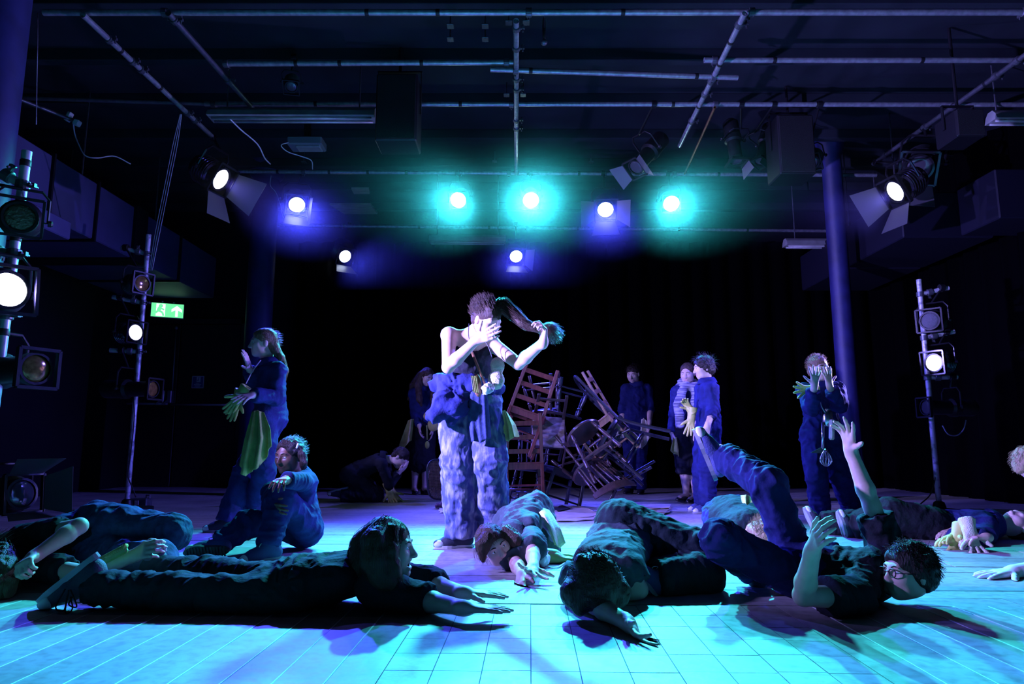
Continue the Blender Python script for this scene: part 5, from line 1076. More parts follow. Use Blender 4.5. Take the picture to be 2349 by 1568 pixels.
# long haired girl at the back
d = gd(950, 1133)
L13_root, L13, _, _ = person('girl with very long hair in a dark dress standing with bowed head at the back', 1.6,
    dict(pelvis=(968, 985, d), neck=(972, 892, d), head=(980, 864, d - 0.05), sA=(948, 902, d), sB=(994, 902, d + 0.02),
         eA=(952, 948, d - 0.02), wA=(962, 975, '-'), eB=(996, 948, d), wB=(992, 980, d - 0.1), kA=(955, 1058, d), aA=(951, 1118, d), kB=(978, 1058, d), aB=(974, 1118, d - 0.05)),
    hands={'A': dict(f=(0.1, -0.05, -1), n=(1, 0, 0), side='R'), 'B': dict(f=(0, 0, -1), n=(-1, 0, 0), side='L')}, feet={'A': dict(f=(0.3, -0.95, 0), style='flat', m=SHOEL, sm=SOLED), 'B': dict(f=(0.6, -0.8, 0), style='flat', m=SHOEL, sm=SOLED)},
    face=(0.6, -0.7, -0.42), top=NAVY, bottom=BLACKC, bare_legs=True, leg_end=0.5, skirt=0.17, seed=63, vox=0.011, svox=0.007,
    hair=dict(m=H_BROWN, n=300, len=0.08, comb=(0, -0.2, -0.9), lift=0, fringe=0.02, guides=[([P(966, 858, d - 0.06), P(960, 885, d - 0.08), P(962, 915, d - 0.16), P(967, 930, d - 0.17)], (0.04, 0.045, 0.035, 0.012)), ([P(990, 858, d - 0.06), P(993, 890, d - 0.1), P(993, 915, d - 0.14), P(990, 932, d - 0.15)], (0.03, 0.035, 0.03, 0.012)), ([P(965, 860, d + 0.03), P(948, 885, d + 0.04), P(938, 915, d - 0.02)], (0.05, 0.05, 0.02))], gn=90))
# boy at the back centre
d = gd(1456, 1132)
B14_root, B14, _, _ = person('boy in dark overalls standing at the back beside the chair pile, looking down', 1.7,
    dict(pelvis=(1457, 977, d), neck=(1460, 883, d), head=(1452, 857, d - 0.04), sA=(1436, 892, d), sB=(1484, 892, d),
         eA=(1428, 940, d), wA=(1430, 975, d - 0.05), eB=(1491, 938, d), wB=(1490, 968, '-'), kA=(1446, 1056, d), aA=(1444, 1118, d), kB=(1468, 1056, d), aB=(1470, 1120, d)),
    hands={'A': dict(f=(0.1, 0, -1), n=(1, 0, 0), side='R'), 'B': dict(f=(-0.1, 0, -1), n=(-1, 0, 0), side='L')}, feet={'A': dict(f=(-0.5, -0.85, 0), m=SHOEL), 'B': dict(f=(-0.3, -0.95, 0), m=SHOEL)},
    face=(-0.45, -0.8, -0.35), top=NAVY2, sleeve=0.62, seed=65, vox=0.011, svox=0.007, hair=dict(m=H_DARK, n=260, len=0.05, comb=(0, 0.5, -0.1), lift=0.6))
# girl with scarf
d = gd(1580, 1152)
S15_root, S15, _, _ = person('girl with a striped scarf and dark shorts standing at the back right', 1.56,
    dict(pelvis=(1578, 990, d), neck=(1580, 886, d), head=(1577, 856, d - 0.05), sA=(1552, 898, d), sB=(1602, 898, d),
         eA=(1545, 948, d), wA=(1541, 990, d - 0.03), eB=(1604, 948, d + 0.05), wB=(1604, 985, d + 0.05), kA=(1570, 1072, d), aA=(1574, 1132, d), kB=(1592, 1072, d), aB=(1596, 1136, d - 0.05)),
    hands={'A': dict(f=(0.1, 0, -1), n=(1, 0, 0), side='R'), 'B': dict(f=(0, 0, -1), n=(-1, 0, 0), side='L')}, feet={'A': dict(f=(-0.8, -0.6, 0), style='flat', m=SHOEL, sm=SOLED), 'B': dict(f=(-0.75, -0.65, 0), style='flat', m=SHOEL, sm=SOLED)},
    face=(-0.5, -0.8, -0.25), top=NAVY, bottom=BLACKC, bare_legs=True, leg_end=0.58, trr=(0.1, 0.088, 0.086), seed=67, vox=0.011, svox=0.0065, collar=False,
    hair=dict(m=H_BROWN, n=260, len=0.04, comb=(0, -0.9, 0), lift=0, mess=0.5, fringe=0.024))
# boy in profile
d = gd(1620, 1175)
B16_root, B16, _, _ = person('boy in navy overalls standing in profile beside the girl with the scarf', 1.48,
    dict(pelvis=(1624, 985, d), neck=(1622, 877, d), head=(1614, 844, d), sA=(1610, 892, d + 0.13), sB=(1632, 892, d - 0.12),
         eA=(1606, 940, d + 0.14), wA=(1600, 975, d + 0.1), eB=(1636, 940, d - 0.14), wB=(1623, 975, '-'), hiplat=(0, 1, 0), kA=(1608, 1078, d + 0.05), aA=(1612, 1152, d + 0.1), kB=(1624, 1078, d - 0.08), aB=(1622, 1156, d - 0.08)),
    hands={'A': dict(f=(-0.1, 0, -1), n=(0, -1, 0), side='R'), 'B': dict(f=(-0.25, -0.1, -1), n=(0, 1, 0), side='L')}, feet={'A': dict(f=(-0.95, -0.2, 0), m=SHOEB, sm=SOLE), 'B': dict(f=(-0.95, -0.3, 0), m=SHOEB, sm=SOLE)},
    face=(-0.97, -0.05, -0.12), top=NAVY2, sleeve=0.75, slr=(0.06, 0.056, 0.05), trr=(0.1, 0.085, 0.078), seed=69, vox=0.01, svox=0.006, bulk=1.05, amp=0.007,
    hair=dict(m=H_DARK, n=340, len=0.06, comb=(0, 0.25, -0.3), lift=0.5, vol=1.1, mess=1.2, ears=False))
# boy with hands on face
d = gd(1910, 1190)
B17_root, B17, _, _ = person('boy in navy overalls standing at the right with both hands over his face', 1.5,
    dict(pelvis=(1884, 995, d), neck=(1882, 882, d), head=(1877, 845, d - 0.06), sA=(1846, 896, d - 0.05), sB=(1920, 892, d),
         eA=(1862, 934, '-'), wA=(1868, 886, '-'), eB=(1926, 930, '-'), wB=(1903, 885, '-'), kA=(1872, 1088, '-'), aA=(1882, 1168, d), kB=(1926, 1088, '-'), aB=(1952, 1162, d + 0.1)),
    hands={'A': dict(f=(1872, 842, '+'), n=(0.1, 0.9, 0), side='R', curl=(0.1, 0.1, 0.12, 0.15), spread=0.35, thumb=(0.9, 0)), 'B': dict(f=(1896, 843, '+'), n=(-0.2, 0.9, 0), side='L', curl=(0.1, 0.1, 0.12, 0.15), spread=0.3, thumb=(0.9, 0))},
    feet={'A': dict(f=(0.1, -1, 0), m=SHOEB), 'B': dict(f=(0.35, -0.93, 0), m=SHOEB)}, face=(0.22, -0.96, -0.1), top=NAVY2, sleeve=0.9, slr=(0.066, 0.066, 0.055), trr=(0.105, 0.086, 0.08), seed=71, vox=0.01, svox=0.006, bulk=1.06, amp=0.008,
    hair=dict(m=H_LIGHT, n=600, len=0.03, comb=(0.3, 0.2, 0.2), lift=0.9, mess=0.6))
# ------------------------------------------------------------------ chairs of the pile
def turned(b, p0, p1, r):
    p0 = np.asarray(p0, float); p1 = np.asarray(p1, float); n = np.linalg.norm(p1 - p0)
    prof = [(0.75, 0), (0.9, 0.08), (1.05, 0.16), (0.6, 0.2), (1.15, 0.235), (0.6, 0.27), (0.85, 0.34), (1.15, 0.5), (0.9, 0.62), (0.55, 0.68), (1.15, 0.71), (0.6, 0.745), (1.0, 0.8), (1.05, 1.0)]
    b.lathe(p0, p1 - p0, [(r * a, n * t) for a, t in prof], 10)
def chair(label, kind, m, c, up, back, s=1.0, seat_m=None, rails=3):
    """c: seat centre; up: seat normal; back: direction from seat to backrest"""
    z = nrm(up); y = nrm(np.asarray(back, float) - z * np.dot(back, z)); x = np.cross(y, z); R = np.stack([x, y, z], 1) * s; c = np.asarray(c, float)
    T = lambda q: c + R @ V(*q)
    root = empty('stool' if kind == 'stool' else 'wooden_chair', c, label, 'stool' if kind == 'stool' else 'chair', 'chairs heaped in a pile'); obs = []
    RR = R / s; sm = seat_m or m
    def part(n, bb, mm=m, sh=False): obs.append(bb.build(n, mm, None, sh, 40 if sh else None))
    if kind == 'ladder':
        b = MB(); b.box(T((0, 0, 0)), V(0.2, 0.2, 0.012) * s, RR, 0.006); part('seat', b, sm)
        b = MB()
        for sy in (-1, 1): b.box(T((0, sy * 0.185, -0.035)), V(0.185, 0.011, 0.028) * s, RR)
        for sx in (-1, 1): b.box(T((sx * 0.185, 0, -0.035)), V(0.011, 0.185, 0.028) * s, RR)
        part('seat_rail', b)
        for sx in (-1, 1):
            b = MB(); b.bar(T((sx * 0.18, -0.18, 0.0)), T((sx * 0.185, -0.185, -0.44)), 0.034 * s, None, RR[:, 0], 0.003); part('leg', b)
            b = MB(); b.bar(T((sx * 0.18, 0.235, -0.44)), T((sx * 0.18, 0.185, 0.0)), 0.034 * s, None, RR[:, 0], 0.003); part('leg', b)
            b = MB(); b.bar(T((sx * 0.18, 0.185, -0.01)), T((sx * 0.165, 0.255, 0.5)), 0.036 * s, 0.026 * s, RR[:, 0], 0.003); part('back_post', b)
        for i in range(rails):
            h = 0.12 + i * 0.28 / max(rails - 1, 1); b = MB(); b.box(T((0, 0.185 + 0.14 * h, h)), V(0.17, 0.008, 0.024) * s, RR, 0.003); part('back_rail', b)
        for (p, q) in (((-0.183, -0.183, -0.27), (0.183, -0.183, -0.27)), ((-0.183, -0.183, -0.3), (-0.183, 0.215, -0.3)), ((0.183, -0.183, -0.3), (0.183, 0.215, -0.3)), ((-0.18, 0.21, -0.22), (0.18, 0.21, -0.22)), ((-0.183, -0.183, -0.15), (-0.183, 0.2, -0.15)), ((0.183, -0.183, -0.15), (0.183, 0.2, -0.15))):
            b = MB(); b.tube([T(p), T(q)], 0.010 * s, 8); part('stretcher', b, m, True)
    elif kind in ('stool', 'spindle'):
        b = MB(); b.lathe(T((0, 0, -0.02)), RR[:, 2], [(0.17 * s, 0), (0.19 * s, 0.006 * s), (0.195 * s, 0.02 * s), (0.185 * s, 0.036 * s), (0.15 * s, 0.034 * s), (0.05 * s, 0.028 * s)], 26, RR[:, 0]); part('seat', b, sm, True)
        for sx in (-1, 1):
            for sy in (-1, 1): b = MB(); turned(b, T((sx * 0.12, sy * 0.12, -0.01)), T((sx * 0.19, sy * 0.19, -0.44)), 0.019 * s); part('leg', b, m, True)
        for (p, q) in (((-0.16, -0.16, -0.27), (-0.16, 0.16, -0.27)), ((0.16, -0.16, -0.27), (0.16, 0.16, -0.27)), ((-0.16, 0, -0.27), (0.16, 0, -0.27)), ((-0.17, -0.17, -0.33), (0.17, -0.17, -0.33))):
            b = MB(); b.tube([T(p), T((np.array(p) + np.array(q)) / 2), T(q)], [0.009 * s, 0.014 * s, 0.009 * s], 8); part('stretcher', b, m, True)
        if kind == 'spindle':
            for i in range(6):
                t = (i - 2.5) / 2.5; b = MB(); p, q = T((t * 0.13, 0.14 - 0.03 * t * t, 0.0)), T((t * 0.17, 0.26 - 0.05 * t * t, 0.42)); b.tube([p, p + (q - p) * 0.45, q], [0.008 * s, 0.0125 * s, 0.007 * s], 8); part('spindle', b, m, True)
            for sx in (-1, 1): b = MB(); turned(b, T((sx * 0.16, 0.10, 0.0)), T((sx * 0.205, 0.2, 0.44)), 0.015 * s); part('back_post', b, m, True)
            b = MB(); v = []; n = 13
            for i in range(n):
                t = -1 + 2 * i / (n - 1); xx = t * 0.24; yy = 0.275 - 0.085 * t * t; hh = 0.042 * (1 - 0.35 * t * t)
                for (dy, dz) in ((-0.009, -hh), (0.009, -hh), (0.011, hh), (-0.007, hh)): v.append(T((xx, yy + dy, 0.45 + dz)))
            f = [(i * 4 + j, i * 4 + (j + 1) % 4, i * 4 + 4 + (j + 1) % 4, i * 4 + 4 + j) for i in range(n - 1) for j in range(4)] + [(3, 2, 1, 0), (4 * n - 4, 4 * n - 3, 4 * n - 2, 4 * n - 1)]
            b.add(v, f); part('crest_rail', b, m, True)
    else:   # bentwood
        b = MB(); b.lathe(T((0, 0, -0.02)), RR[:, 2], [(0.18 * s, 0), (0.205 * s, 0.004 * s), (0.21 * s, 0.02 * s), (0.2 * s, 0.036 * s), (0.17 * s, 0.036 * s), (0.165 * s, 0.028 * s)], 28, RR[:, 0]); part('seat', b, sm, True)
        for sx in (-1, 1):
            b = MB(); b.tube(spline([T((sx * 0.15, -0.13, -0.01)), T((sx * 0.165, -0.15, -0.2)), T((sx * 0.2, -0.2, -0.44))], 5), 0.015 * s, 8); part('leg', b, m, True)
            b = MB(); b.tube(spline([T((sx * 0.17, 0.27, -0.44)), T((sx * 0.15, 0.18, -0.15)), T((sx * 0.15, 0.15, 0.0))], 5), 0.015 * s, 8); part('leg', b, m, True)
            b = MB(); b.tube(spline([T((sx * 0.16, -0.14, -0.15)), T((sx * 0.11, -0.03, -0.05)), T((sx * 0.15, 0.12, -0.14))], 6), 0.009 * s, 8); part('leg_brace', b, m, True)
        b = MB(); b.tube(spline([T(q) for q in ((-0.15, 0.15, 0.0), (-0.17, 0.2, 0.2), (-0.19, 0.25, 0.38), (-0.13, 0.29, 0.5), (0, 0.3, 0.53), (0.13, 0.29, 0.5), (0.19, 0.25, 0.38), (0.17, 0.2, 0.2), (0.15, 0.15, 0.0))], 5), 0.0145 * s, 8); part('back_hoop', b, m, True)
        b = MB(); b.tube(spline([T(q) for q in ((-0.08, 0.17, 0.0), (-0.1, 0.21, 0.2), (-0.09, 0.25, 0.34), (0, 0.27, 0.4), (0.09, 0.25, 0.34), (0.1, 0.21, 0.2), (0.08, 0.17, 0.0))], 5), 0.010 * s, 8); part('inner_hoop', b, m, True)
        b = MB(); b.tube([T((0.165 * math.cos(a), 0.165 * math.sin(a), -0.24)) for a in np.linspace(0, 2 * PI, 25)[:-1]], 0.009 * s, 8, False, True); part('leg_ring', b, m, True)
    adopt(root, obs); return root
PLY = mat('pale_worn_plywood', (0.32, 0.26, 0.22), 0.35, col2=(0.2, 0.14, 0.1), vscale=7, stretch=(2, 9, 2), thresh=(0.4, 0.6))
dp = 7.05
chair('mahogany ladder-back chair on top of the pile, its tall back tilted right', 'ladder', WOODR, P(1212, 948, dp + 0.12), (0.34, 0.05, 0.94), (-0.1, -1, 0.05), 0.98)
chair('mahogany ladder-back chair standing at the left of the pile, back toward us', 'ladder', WOODR, P(1200, 1062, dp + 0.1), (-0.02, 0.03, 1), (0.05, -1, 0), 0.99)
chair('chair with pale plywood seat facing us in the middle of the pile', 'ladder', WOODD, P(1258, 990, dp + 0.12), (0.05, -0.92, 0.38), (0.06, 0.38, 0.92), 0.85, PLY, 2)
chair('worn oak chair leaning right with its curved back posts in the air', 'ladder', WOODO, P(1366, 972, dp), (-0.6, 0.05, 0.8), (0.76, -0.3, 0.58), 0.98)
chair('round stool tipped over in the middle of the pile, turned legs toward the floor', 'stool', WOODD, P(1338, 992, dp - 0.35), (-0.48, 0.5, 0.72), (0, 1, 0), 0.95)
chair('spindle-back chair lying upside down at the front, crest rail on the floor', 'spindle', WOODD, P(1352, 1082, dp - 0.1), (0.42, -0.62, -0.66), (0.1, -0.75, 0.65), 0.95)
chair('black bentwood chair at the right of the pile, long legs sticking out right', 'bentwood', WOODB, P(1398, 1000, dp - 0.12), (-0.82, 0.25, 0.5), (0.4, 0.1, 0.9), 1.15)
chair('dark bentwood chair lying low at the right foot of the pile', 'bentwood', WOODB, P(1392, 1092, dp + 0.05), (-0.6, 0.3, -0.7), (0.7, -0.1, -0.7), 0.95)
chair('dark spindle-back chair upright inside the left of the pile', 'spindle', WOODB, P(1215, 1075, dp + 0.55), (0.05, 0.0, 1), (0.3, 1, 0), 0.95)
chair('dark chair upside down high in the pile, turned legs pointing up', 'spindle', WOODD, P(1248, 942, dp + 0.42), (0.12, 0.1, -1), (0.3, 0.9, 0.1), 0.9)
chair('dark ladder-back chair deep inside the centre of the pile', 'ladder', WOODB, P(1292, 1080, dp + 0.3), (0.3, 0.05, 0.95), (0.9, 0.3, -0.3), 0.95)
chair('dark stool upside down above the centre of the pile', 'stool', WOODB, P(1300, 952, dp + 0.32), (-0.25, 0.05, -0.95), (0, 1, 0), 0.85)
# cane panel
root = empty('cane_panel', G(1010, 1142), 'rounded woven cane chair panel standing on edge behind the woman', 'cane panel'); obs = []
c = P(1012, 1099, 7.25); R = np.stack([nrm(V(0.75, 0.62, 0)), nrm(V(-0.05, -0.12, 0.99)), nrm(np.cross(V(0.75, 0.62, 0), V(-0.05, -0.12, 0.99)))], 1); w, h = 0.17, 0.205
out = [(w * math.copysign(abs(math.cos(a)) ** 0.55, math.cos(a)), h * math.copysign(abs(math.sin(a)) ** 0.55, math.sin(a))) for a in np.linspace(0, 2 * PI, 33)[:-1]]
b = MB(); b.tube([c + R @ V(x, y, 0) for x, y in out], 0.011, 8, False, True); obs.append(b.build('rim', WOODB, None, True))
b = MB()
for i in range(-11, 12):
    t = i / 11.5; e = h * (1 - abs(t) ** 3.6) ** (1 / 3.6); b.bar(c + R @ V(t * w, -e, 0.002), c + R @ V(t * w, e, 0.002), 0.006, 0.0025, R[:, 0])
for i in range(-13, 14):
    t = i / 13.5; e = w * (1 - abs(t) ** 3.6) ** (1 / 3.6); b.bar(c + R @ V(-e, t * h, -0.002), c + R @ V(e, t * h, -0.002), 0.006, 0.0025, R[:, 1])
o = b.build('cane_weave', mat('cane', (0.22, 0.13, 0.07), 0.6, var=0.4, vscale=30)); o['kind'] = 'stuff'; obs.append(o); adopt(root, obs)
# flattened cardboard on the floor
def sheet(label, pts, z=0.006, m=CARD, th=0.006, seed=1):
    rg = random.Random(seed); q = [G(x, y) for x, y in pts]; n = []
    for i in range(len(q)):
        a, b_ = q[i], q[(i + 1) % len(q)]
        for k in range(4): n.append(a + (b_ - a) * (k / 4) + V(rg.uniform(-0.012, 0.012), rg.uniform(-0.02, 0.02), 0))
    b = MB(); k = len(n); zz_ = [z + rg.uniform(0, 0.012) for _ in n]; v = [p + V(0, 0, a) for p, a in zip(n, zz_)] + [p + V(0, 0, a + th) for p, a in zip(n, zz_)]
    b.add(v, [tuple(range(k - 1, -1, -1)), tuple(range(k, 2 * k))] + [(j, (j + 1) % k, k + (j + 1) % k, k + j) for j in range(k)])
    tag(b.build('cardboard_sheet', m), label, 'cardboard', 'torn cardboard sheets under the chair pile')
sheet('torn cardboard sheet on the floor in front of the pile, left one', [(1262, 1178), (1330, 1164), (1376, 1182), (1352, 1190), (1288, 1192)])
sheet('torn cardboard sheet under the left one, with ragged front edge', [(1255, 1186), (1300, 1178), (1368, 1186), (1362, 1194), (1280, 1198)], 0.0, seed=2)
sheet('dark square of card lying on the left cardboard sheet', [(1266, 1172), (1292, 1165), (1312, 1171), (1280, 1178)], 0.018, BLACKC, 0.003, 3)
sheet('wide pale cardboard sheet on the floor at the right of the pile', [(1392, 1182), (1450, 1166), (1538, 1164), (1534, 1176), (1500, 1190), (1440, 1190)], 0.0, seed=4)
sheet('narrow cardboard strip lying on the wide sheet', [(1452, 1164), (1536, 1161), (1538, 1170), (1456, 1172)], 0.014, seed=5)
sheet('small white card on the floor beside the woman', [(1006, 1168), (1046, 1166), (1048, 1176), (1010, 1177)], 0.0, WHITE, 0.004, 6)
shoe_o = shoe(None, G(1034, 1166) + V(0, 0, 0.085), V(-1, -0.2, 0), V(0, 0, 1), 0.22, mat('plum_shoe', (0.08, 0.03, 0.07), 0.6), SOLED); tag(shoe_o, 'dark plum shoe left on the floor behind the woman', 'shoe')
# ------------------------------------------------------------------ cloths, gloves, sponges
def cloth(label, top, bot, m, name='cloth', cat='cloth', fold=0.018, nf=3.5, seed=1, group=None, n=26, k=20, parent=None, back=0.0, mids=None, thick=0.006):
    """hanging cloth between two edges given as (pixel x, pixel y, distance) points"""
    rg = np.random.default_rng(seed); E = [top] + (mids or []) + [bot]; rows = []
    s = np.linspace(0, 1, n)
    for e in E:
        q = np.array([P(*p) for p in e]); t = np.linspace(0, 1, len(q)); rows.append(np.stack([np.interp(s, t, q[:, a]) for a in range(3)], 1))
    rows = np.array(rows); u = np.linspace(0, 1, k); tt = np.linspace(0, 1, len(rows)); g = np.stack([[np.interp(u, tt, rows[:, i, a]) for a in range(3)] for i in range(n)], 0).transpose(2, 0, 1)
    ph = rg.uniform(0, 6); w = np.sin(s[None, :] * nf * 2 * np.pi + ph + 0.8 * u[:, None]) + 0.5 * np.sin(s[None, :] * nf * 3.7 * np.pi + 2 * ph)
    g[..., 1] -= w * fold * (0.35 + 0.65 * u[:, None]); g[..., 0] += 0.3 * fold * np.cos(s[None, :] * nf * 4 * np.pi + ph) * u[:, None]; g[..., 2] += 0.35 * fold * np.sin(s * 11 + ph)[None, :] * u[:, None]
    v = g.reshape(-1, 3); f = np.array([(j * n + i, j * n + i + 1, (j + 1) * n + i + 1, (j + 1) * n + i) for j in range(k - 1) for i in range(n - 1)])
    bd = [i for i in range(n)] + [j * n + n - 1 for j in range(1, k)] + [(k - 1) * n + i for i in range(n - 2, -1, -1)] + [j * n for j in range(k - 2, 0, -1)]
    N = len(v); v2 = v + V(0, thick, 0); rim = np.array([(bd[i], bd[i] + N, bd[(i + 1) % len(bd)] + N, bd[(i + 1) % len(bd)]) for i in range(len(bd))])
    v = np.concatenate([v, v2]); v[:, 2] = np.maximum(v[:, 2], 0.004)
    o = mesh_np(name, v, np.concatenate([f, f[:, ::-1] + N, rim]), m)
    if parent is not None: adopt(parent, [o])
    else: tag(o, label, cat, group)
    return o
def glove(label, w, f, n, side='R', m=RUBBER, curl=0.2, spread=0.35, hs=1.05, cuff=0.1, group='rubber gloves', flat=False):
    F = Field(0.0055); w = np.asarray(w, float); f = nrm(f); hand(F, w, f, np.asarray(n, float), side, hs, curl, spread, (0.9, 0.1)); F.cone(w, w - f * cuff, 0.032, 0.046, 0.02, True); F.cone(w - f * cuff * 0.5, w - f * (cuff + 0.02), 0.024, 0.038, 0.004, True, True)
    v, fc = F.solve(); v += vnormals(v, fc) * 0.0035; 
    if flat: v[:, 2] = np.maximum(v[:, 2], 0.004)
    tag(mesh_np('rubber_glove', v, fc, m), label, 'glove', group)
def sponge(label, parts, m=CREAM, cat='sponge'):
    F = Field(0.007)
    for c, r, B in parts: F.ell(c, r, B, 0.02)
    v, f = F.solve(); v += vnormals(v, f) * ((vnoise(v * 160, 4) - 0.5) * 0.006)[:, None]; tag(mesh_np('sponge', v, f, m), label, cat)
dW = 4.47
# woman's tied overall top, belt and flap are parts of her clothes
F = Field(0.008)
F.chain([P(1000, 882, dW - 0.02), P(1040, 876, dW - 0.13), P(1082, 880, dW - 0.17), P(1120, 886, dW - 0.1), P(1142, 890, dW + 0.02)], [0.045, 0.05, 0.05, 0.045, 0.04], 0.02)
F.chain([P(1006, 868, dW - 0.05), P(1030, 872, dW - 0.16), P(1070, 872, dW - 0.2)], [0.03, 0.034, 0.03], 0.02)
F.chain([P(1022, 890, dW - 0.12), P(1018, 928, dW - 0.2), P(1000, 950, dW - 0.22), P(984, 956, dW - 0.2)], [0.05, 0.072, 0.05, 0.012], 0.03)
F.chain([P(1060, 890, dW - 0.15), P(1048, 935, dW - 0.2), P(1036, 962, dW - 0.2)], [0.05, 0.062, 0.03], 0.03)
v, f = F.solve(); v = clothfold(v, f, 0.009, 77, []); o = mesh_np('tied_overall_top', v, f, NAVY); adopt(W_root, [o])
cloth(None, [(1076, 890, dW - 0.2), (1098, 888, dW - 0.21), (1116, 893, dW - 0.2)], [(1080, 1012, dW - 0.2), (1104, 1014, dW - 0.22), (1126, 1004, dW - 0.2)], DENIM, 'hanging_sleeve', parent=W_root, fold=0.009, nf=1.6, seed=4, mids=[[(1072, 950, dW - 0.19), (1098, 952, dW - 0.22), (1122, 948, dW - 0.2)]])
cloth('yellow duster tucked into the side of the standing woman', [(1152, 942, dW - 0.02), (1158, 940, dW - 0.04), (1164, 946, dW - 0.02)], [(1154, 1014, dW - 0.05), (1172, 1008, dW - 0.1), (1190, 998, dW - 0.02)], YEL, fold=0.02, nf=1.5, seed=3, mids=[[(1152, 985, dW - 0.03), (1168, 980, dW - 0.1), (1182, 972, dW - 0.02)]])
sponge('pale peanut-shaped sponge hanging at the standing woman\'s chest', [(P(1141, 838, dW - 0.24), V(0.045, 0.03, 0.052), np.eye(3)), (P(1138, 872, dW - 0.24), V(0.052, 0.032, 0.06), np.eye(3))])
root = empty('scrubbing_brush', P(1093, 880, dW - 0.27), 'wooden scrubbing brush hanging at the standing woman\'s waist', 'brush'); obs = []
b = MB(); R = basis((0.18, 0, -1), (1, 0, 0)); b.lathe(P(1093, 858, dW - 0.26), (0.12, -0.1, -1), [(0.01, 0), (0.022, 0.02), (0.026, 0.06), (0.022, 0.12), (0.01, 0.14)], 14); obs.append(b.build('brush_back', WOODO, None, True))
b = MB()
for i in range(22):
    for j in range(4): p0 = P(1089 + j * 2.2 + i * 0.25, 863 + i * 1.75, dW - 0.28); b.bar(p0, p0 + V(-0.022 + j * 0.004, -0.022, 0), 0.003, 0.003)
o = b.build('bristles', YELG); o['kind'] = 'stuff'; obs.append(o); adopt(root, obs)
root = empty('dish_mop', P(1118, 892, dW - 0.3), 'dish mop with white cotton head and bamboo handle hanging from the woman\'s neck', 'dish mop'); obs = []
b = MB(); b.tube([P(1083, 808, dW - 0.26), P(1112, 880, dW - 0.28)], 0.008, 8); obs.append(b.build('handle', WOODO, None, True))
F = Field(0.006); F.ell(P(1118, 891, dW - 0.29), V(0.036, 0.034, 0.034)); v, f = F.solve(); v += vnormals(v, f) * ((vnoise(v * 70, 9) - 0.4) * 0.024)[:, None]; obs.append(mesh_np('cotton_head', v, f, WHITE)); adopt(root, obs)
b = MB(); b.tube(spline([P(1076, 742, dW - 0.2), P(1075, 770, dW - 0.24), P(1084, 808, dW - 0.26)], 6), 0.003, 5); b.tube(spline([P(1100, 770, dW - 0.22), P(1118, 790, dW - 0.24), P(1130, 822, dW - 0.24)], 6), 0.003, 5); o = b.build('neck_cord', TAPE); adopt(W_root, [o])
# loose hair at the fist
# left girl
dG = 5.3
cloth('yellow-green cloth hanging from the waist of the girl with raised hands', [(578, 944, dG - 0.26), (590, 940, dG - 0.28), (606, 946, dG - 0.27)], [(549, 1066, dG - 0.3), (562, 1094, dG - 0.34), (590, 1072, dG - 0.34), (625, 1026, dG - 0.3)], YELG, fold=0.028, nf=2.6, seed=6, n=34, mids=[[(560, 1010, dG - 0.3), (575, 1010, dG - 0.36), (600, 1005, dG - 0.34), (621, 985, dG - 0.3)]])
glove('yellow rubber glove hanging at the raised-hands girl\'s waist, upper one', P(553, 905, dG - 0.3), (-0.55, 0, -0.8), (0, -1, 0), 'R', RUBBER_G, 0.12, 0.2, 0.9, 0.07)
glove('yellow rubber glove hanging at the raised-hands girl\'s waist, lower one', P(546, 915, dG - 0.24), (-0.35, 0.1, -0.9), (0, -1, 0.1), 'L', RUBBER_G, 0.12, 0.2, 0.9, 0.07)
b = MB(); b.tube(spline([P(598, 826, dG - 0.1), P(580, 850, dG - 0.2), P(564, 880, dG - 0.28)], 6), 0.004, 5); adopt(G_root, [b.build('neck_cord', LACE)])
# seated girl: hair slide
b = MB(); b.box(P(682, 1022, 4.2), (0.004, 0.006, 0.016), basis((0.3, 0, 1)), 0.002); adopt(S3_root, [b.build('hair_slide', WHITE)])
b = MB()
for k in ((150, 1350, 128, 1392, 146, 1400), (158, 1352, 150, 1404, 166, 1396), (162, 1352, 176, 1390, 158, 1386)):
    b.tube(spline([P(k[0], k[1], 2.78), P(k[2], k[3], 2.77), P(k[4], k[5], 2.765), P(k[0] + 4, k[1] + 16, 2.78)], 6), 0.0028, 5)
adopt(F4_root, [b.build('dangling_laces', BLACKC, None, True)])
# leftmost person: yellow ribbed brush
root = empty('ribbed_brush', P(256, 1275, 3.05), 'yellow ribbed scrubbing brush lying by the bare arm at the left', 'brush'); obs = []
p0, p1 = P(222, 1295, 3.02), P(292, 1258, 3.05); b = MB(); b.bar(p0, p1, 0.03, 0.03, (0, 0, 1), 0.008); obs.append(b.build('brush_back', RUBBER_G))
for i in range(15):
    q = p0 + (p1 - p0) * (i + 0.5) / 15; b = MB(); b.ball(q + V(0, -0.008, 0.014), (0.008, 0.02, 0.012), 8); obs.append(b.build('bristle_row', YEL, None, True))
adopt(root, obs)
# kneeling boy's gloves
dK = gd(830, 1150)
glove('yellow rubber glove under the kneeling boy\'s elbows, front one', P(893, 1126, dK - 0.1), (0.35, -0.1, -0.9), (0, -1, 0), 'R', RUBBER, 0.15, 0.3); glove('yellow rubber glove under the kneeling boy\'s elbows, rear one', P(900, 1128, dK), (0.5, 0, -0.8), (0, -1, 0), 'L', RUBBER, 0.2, 0.3)
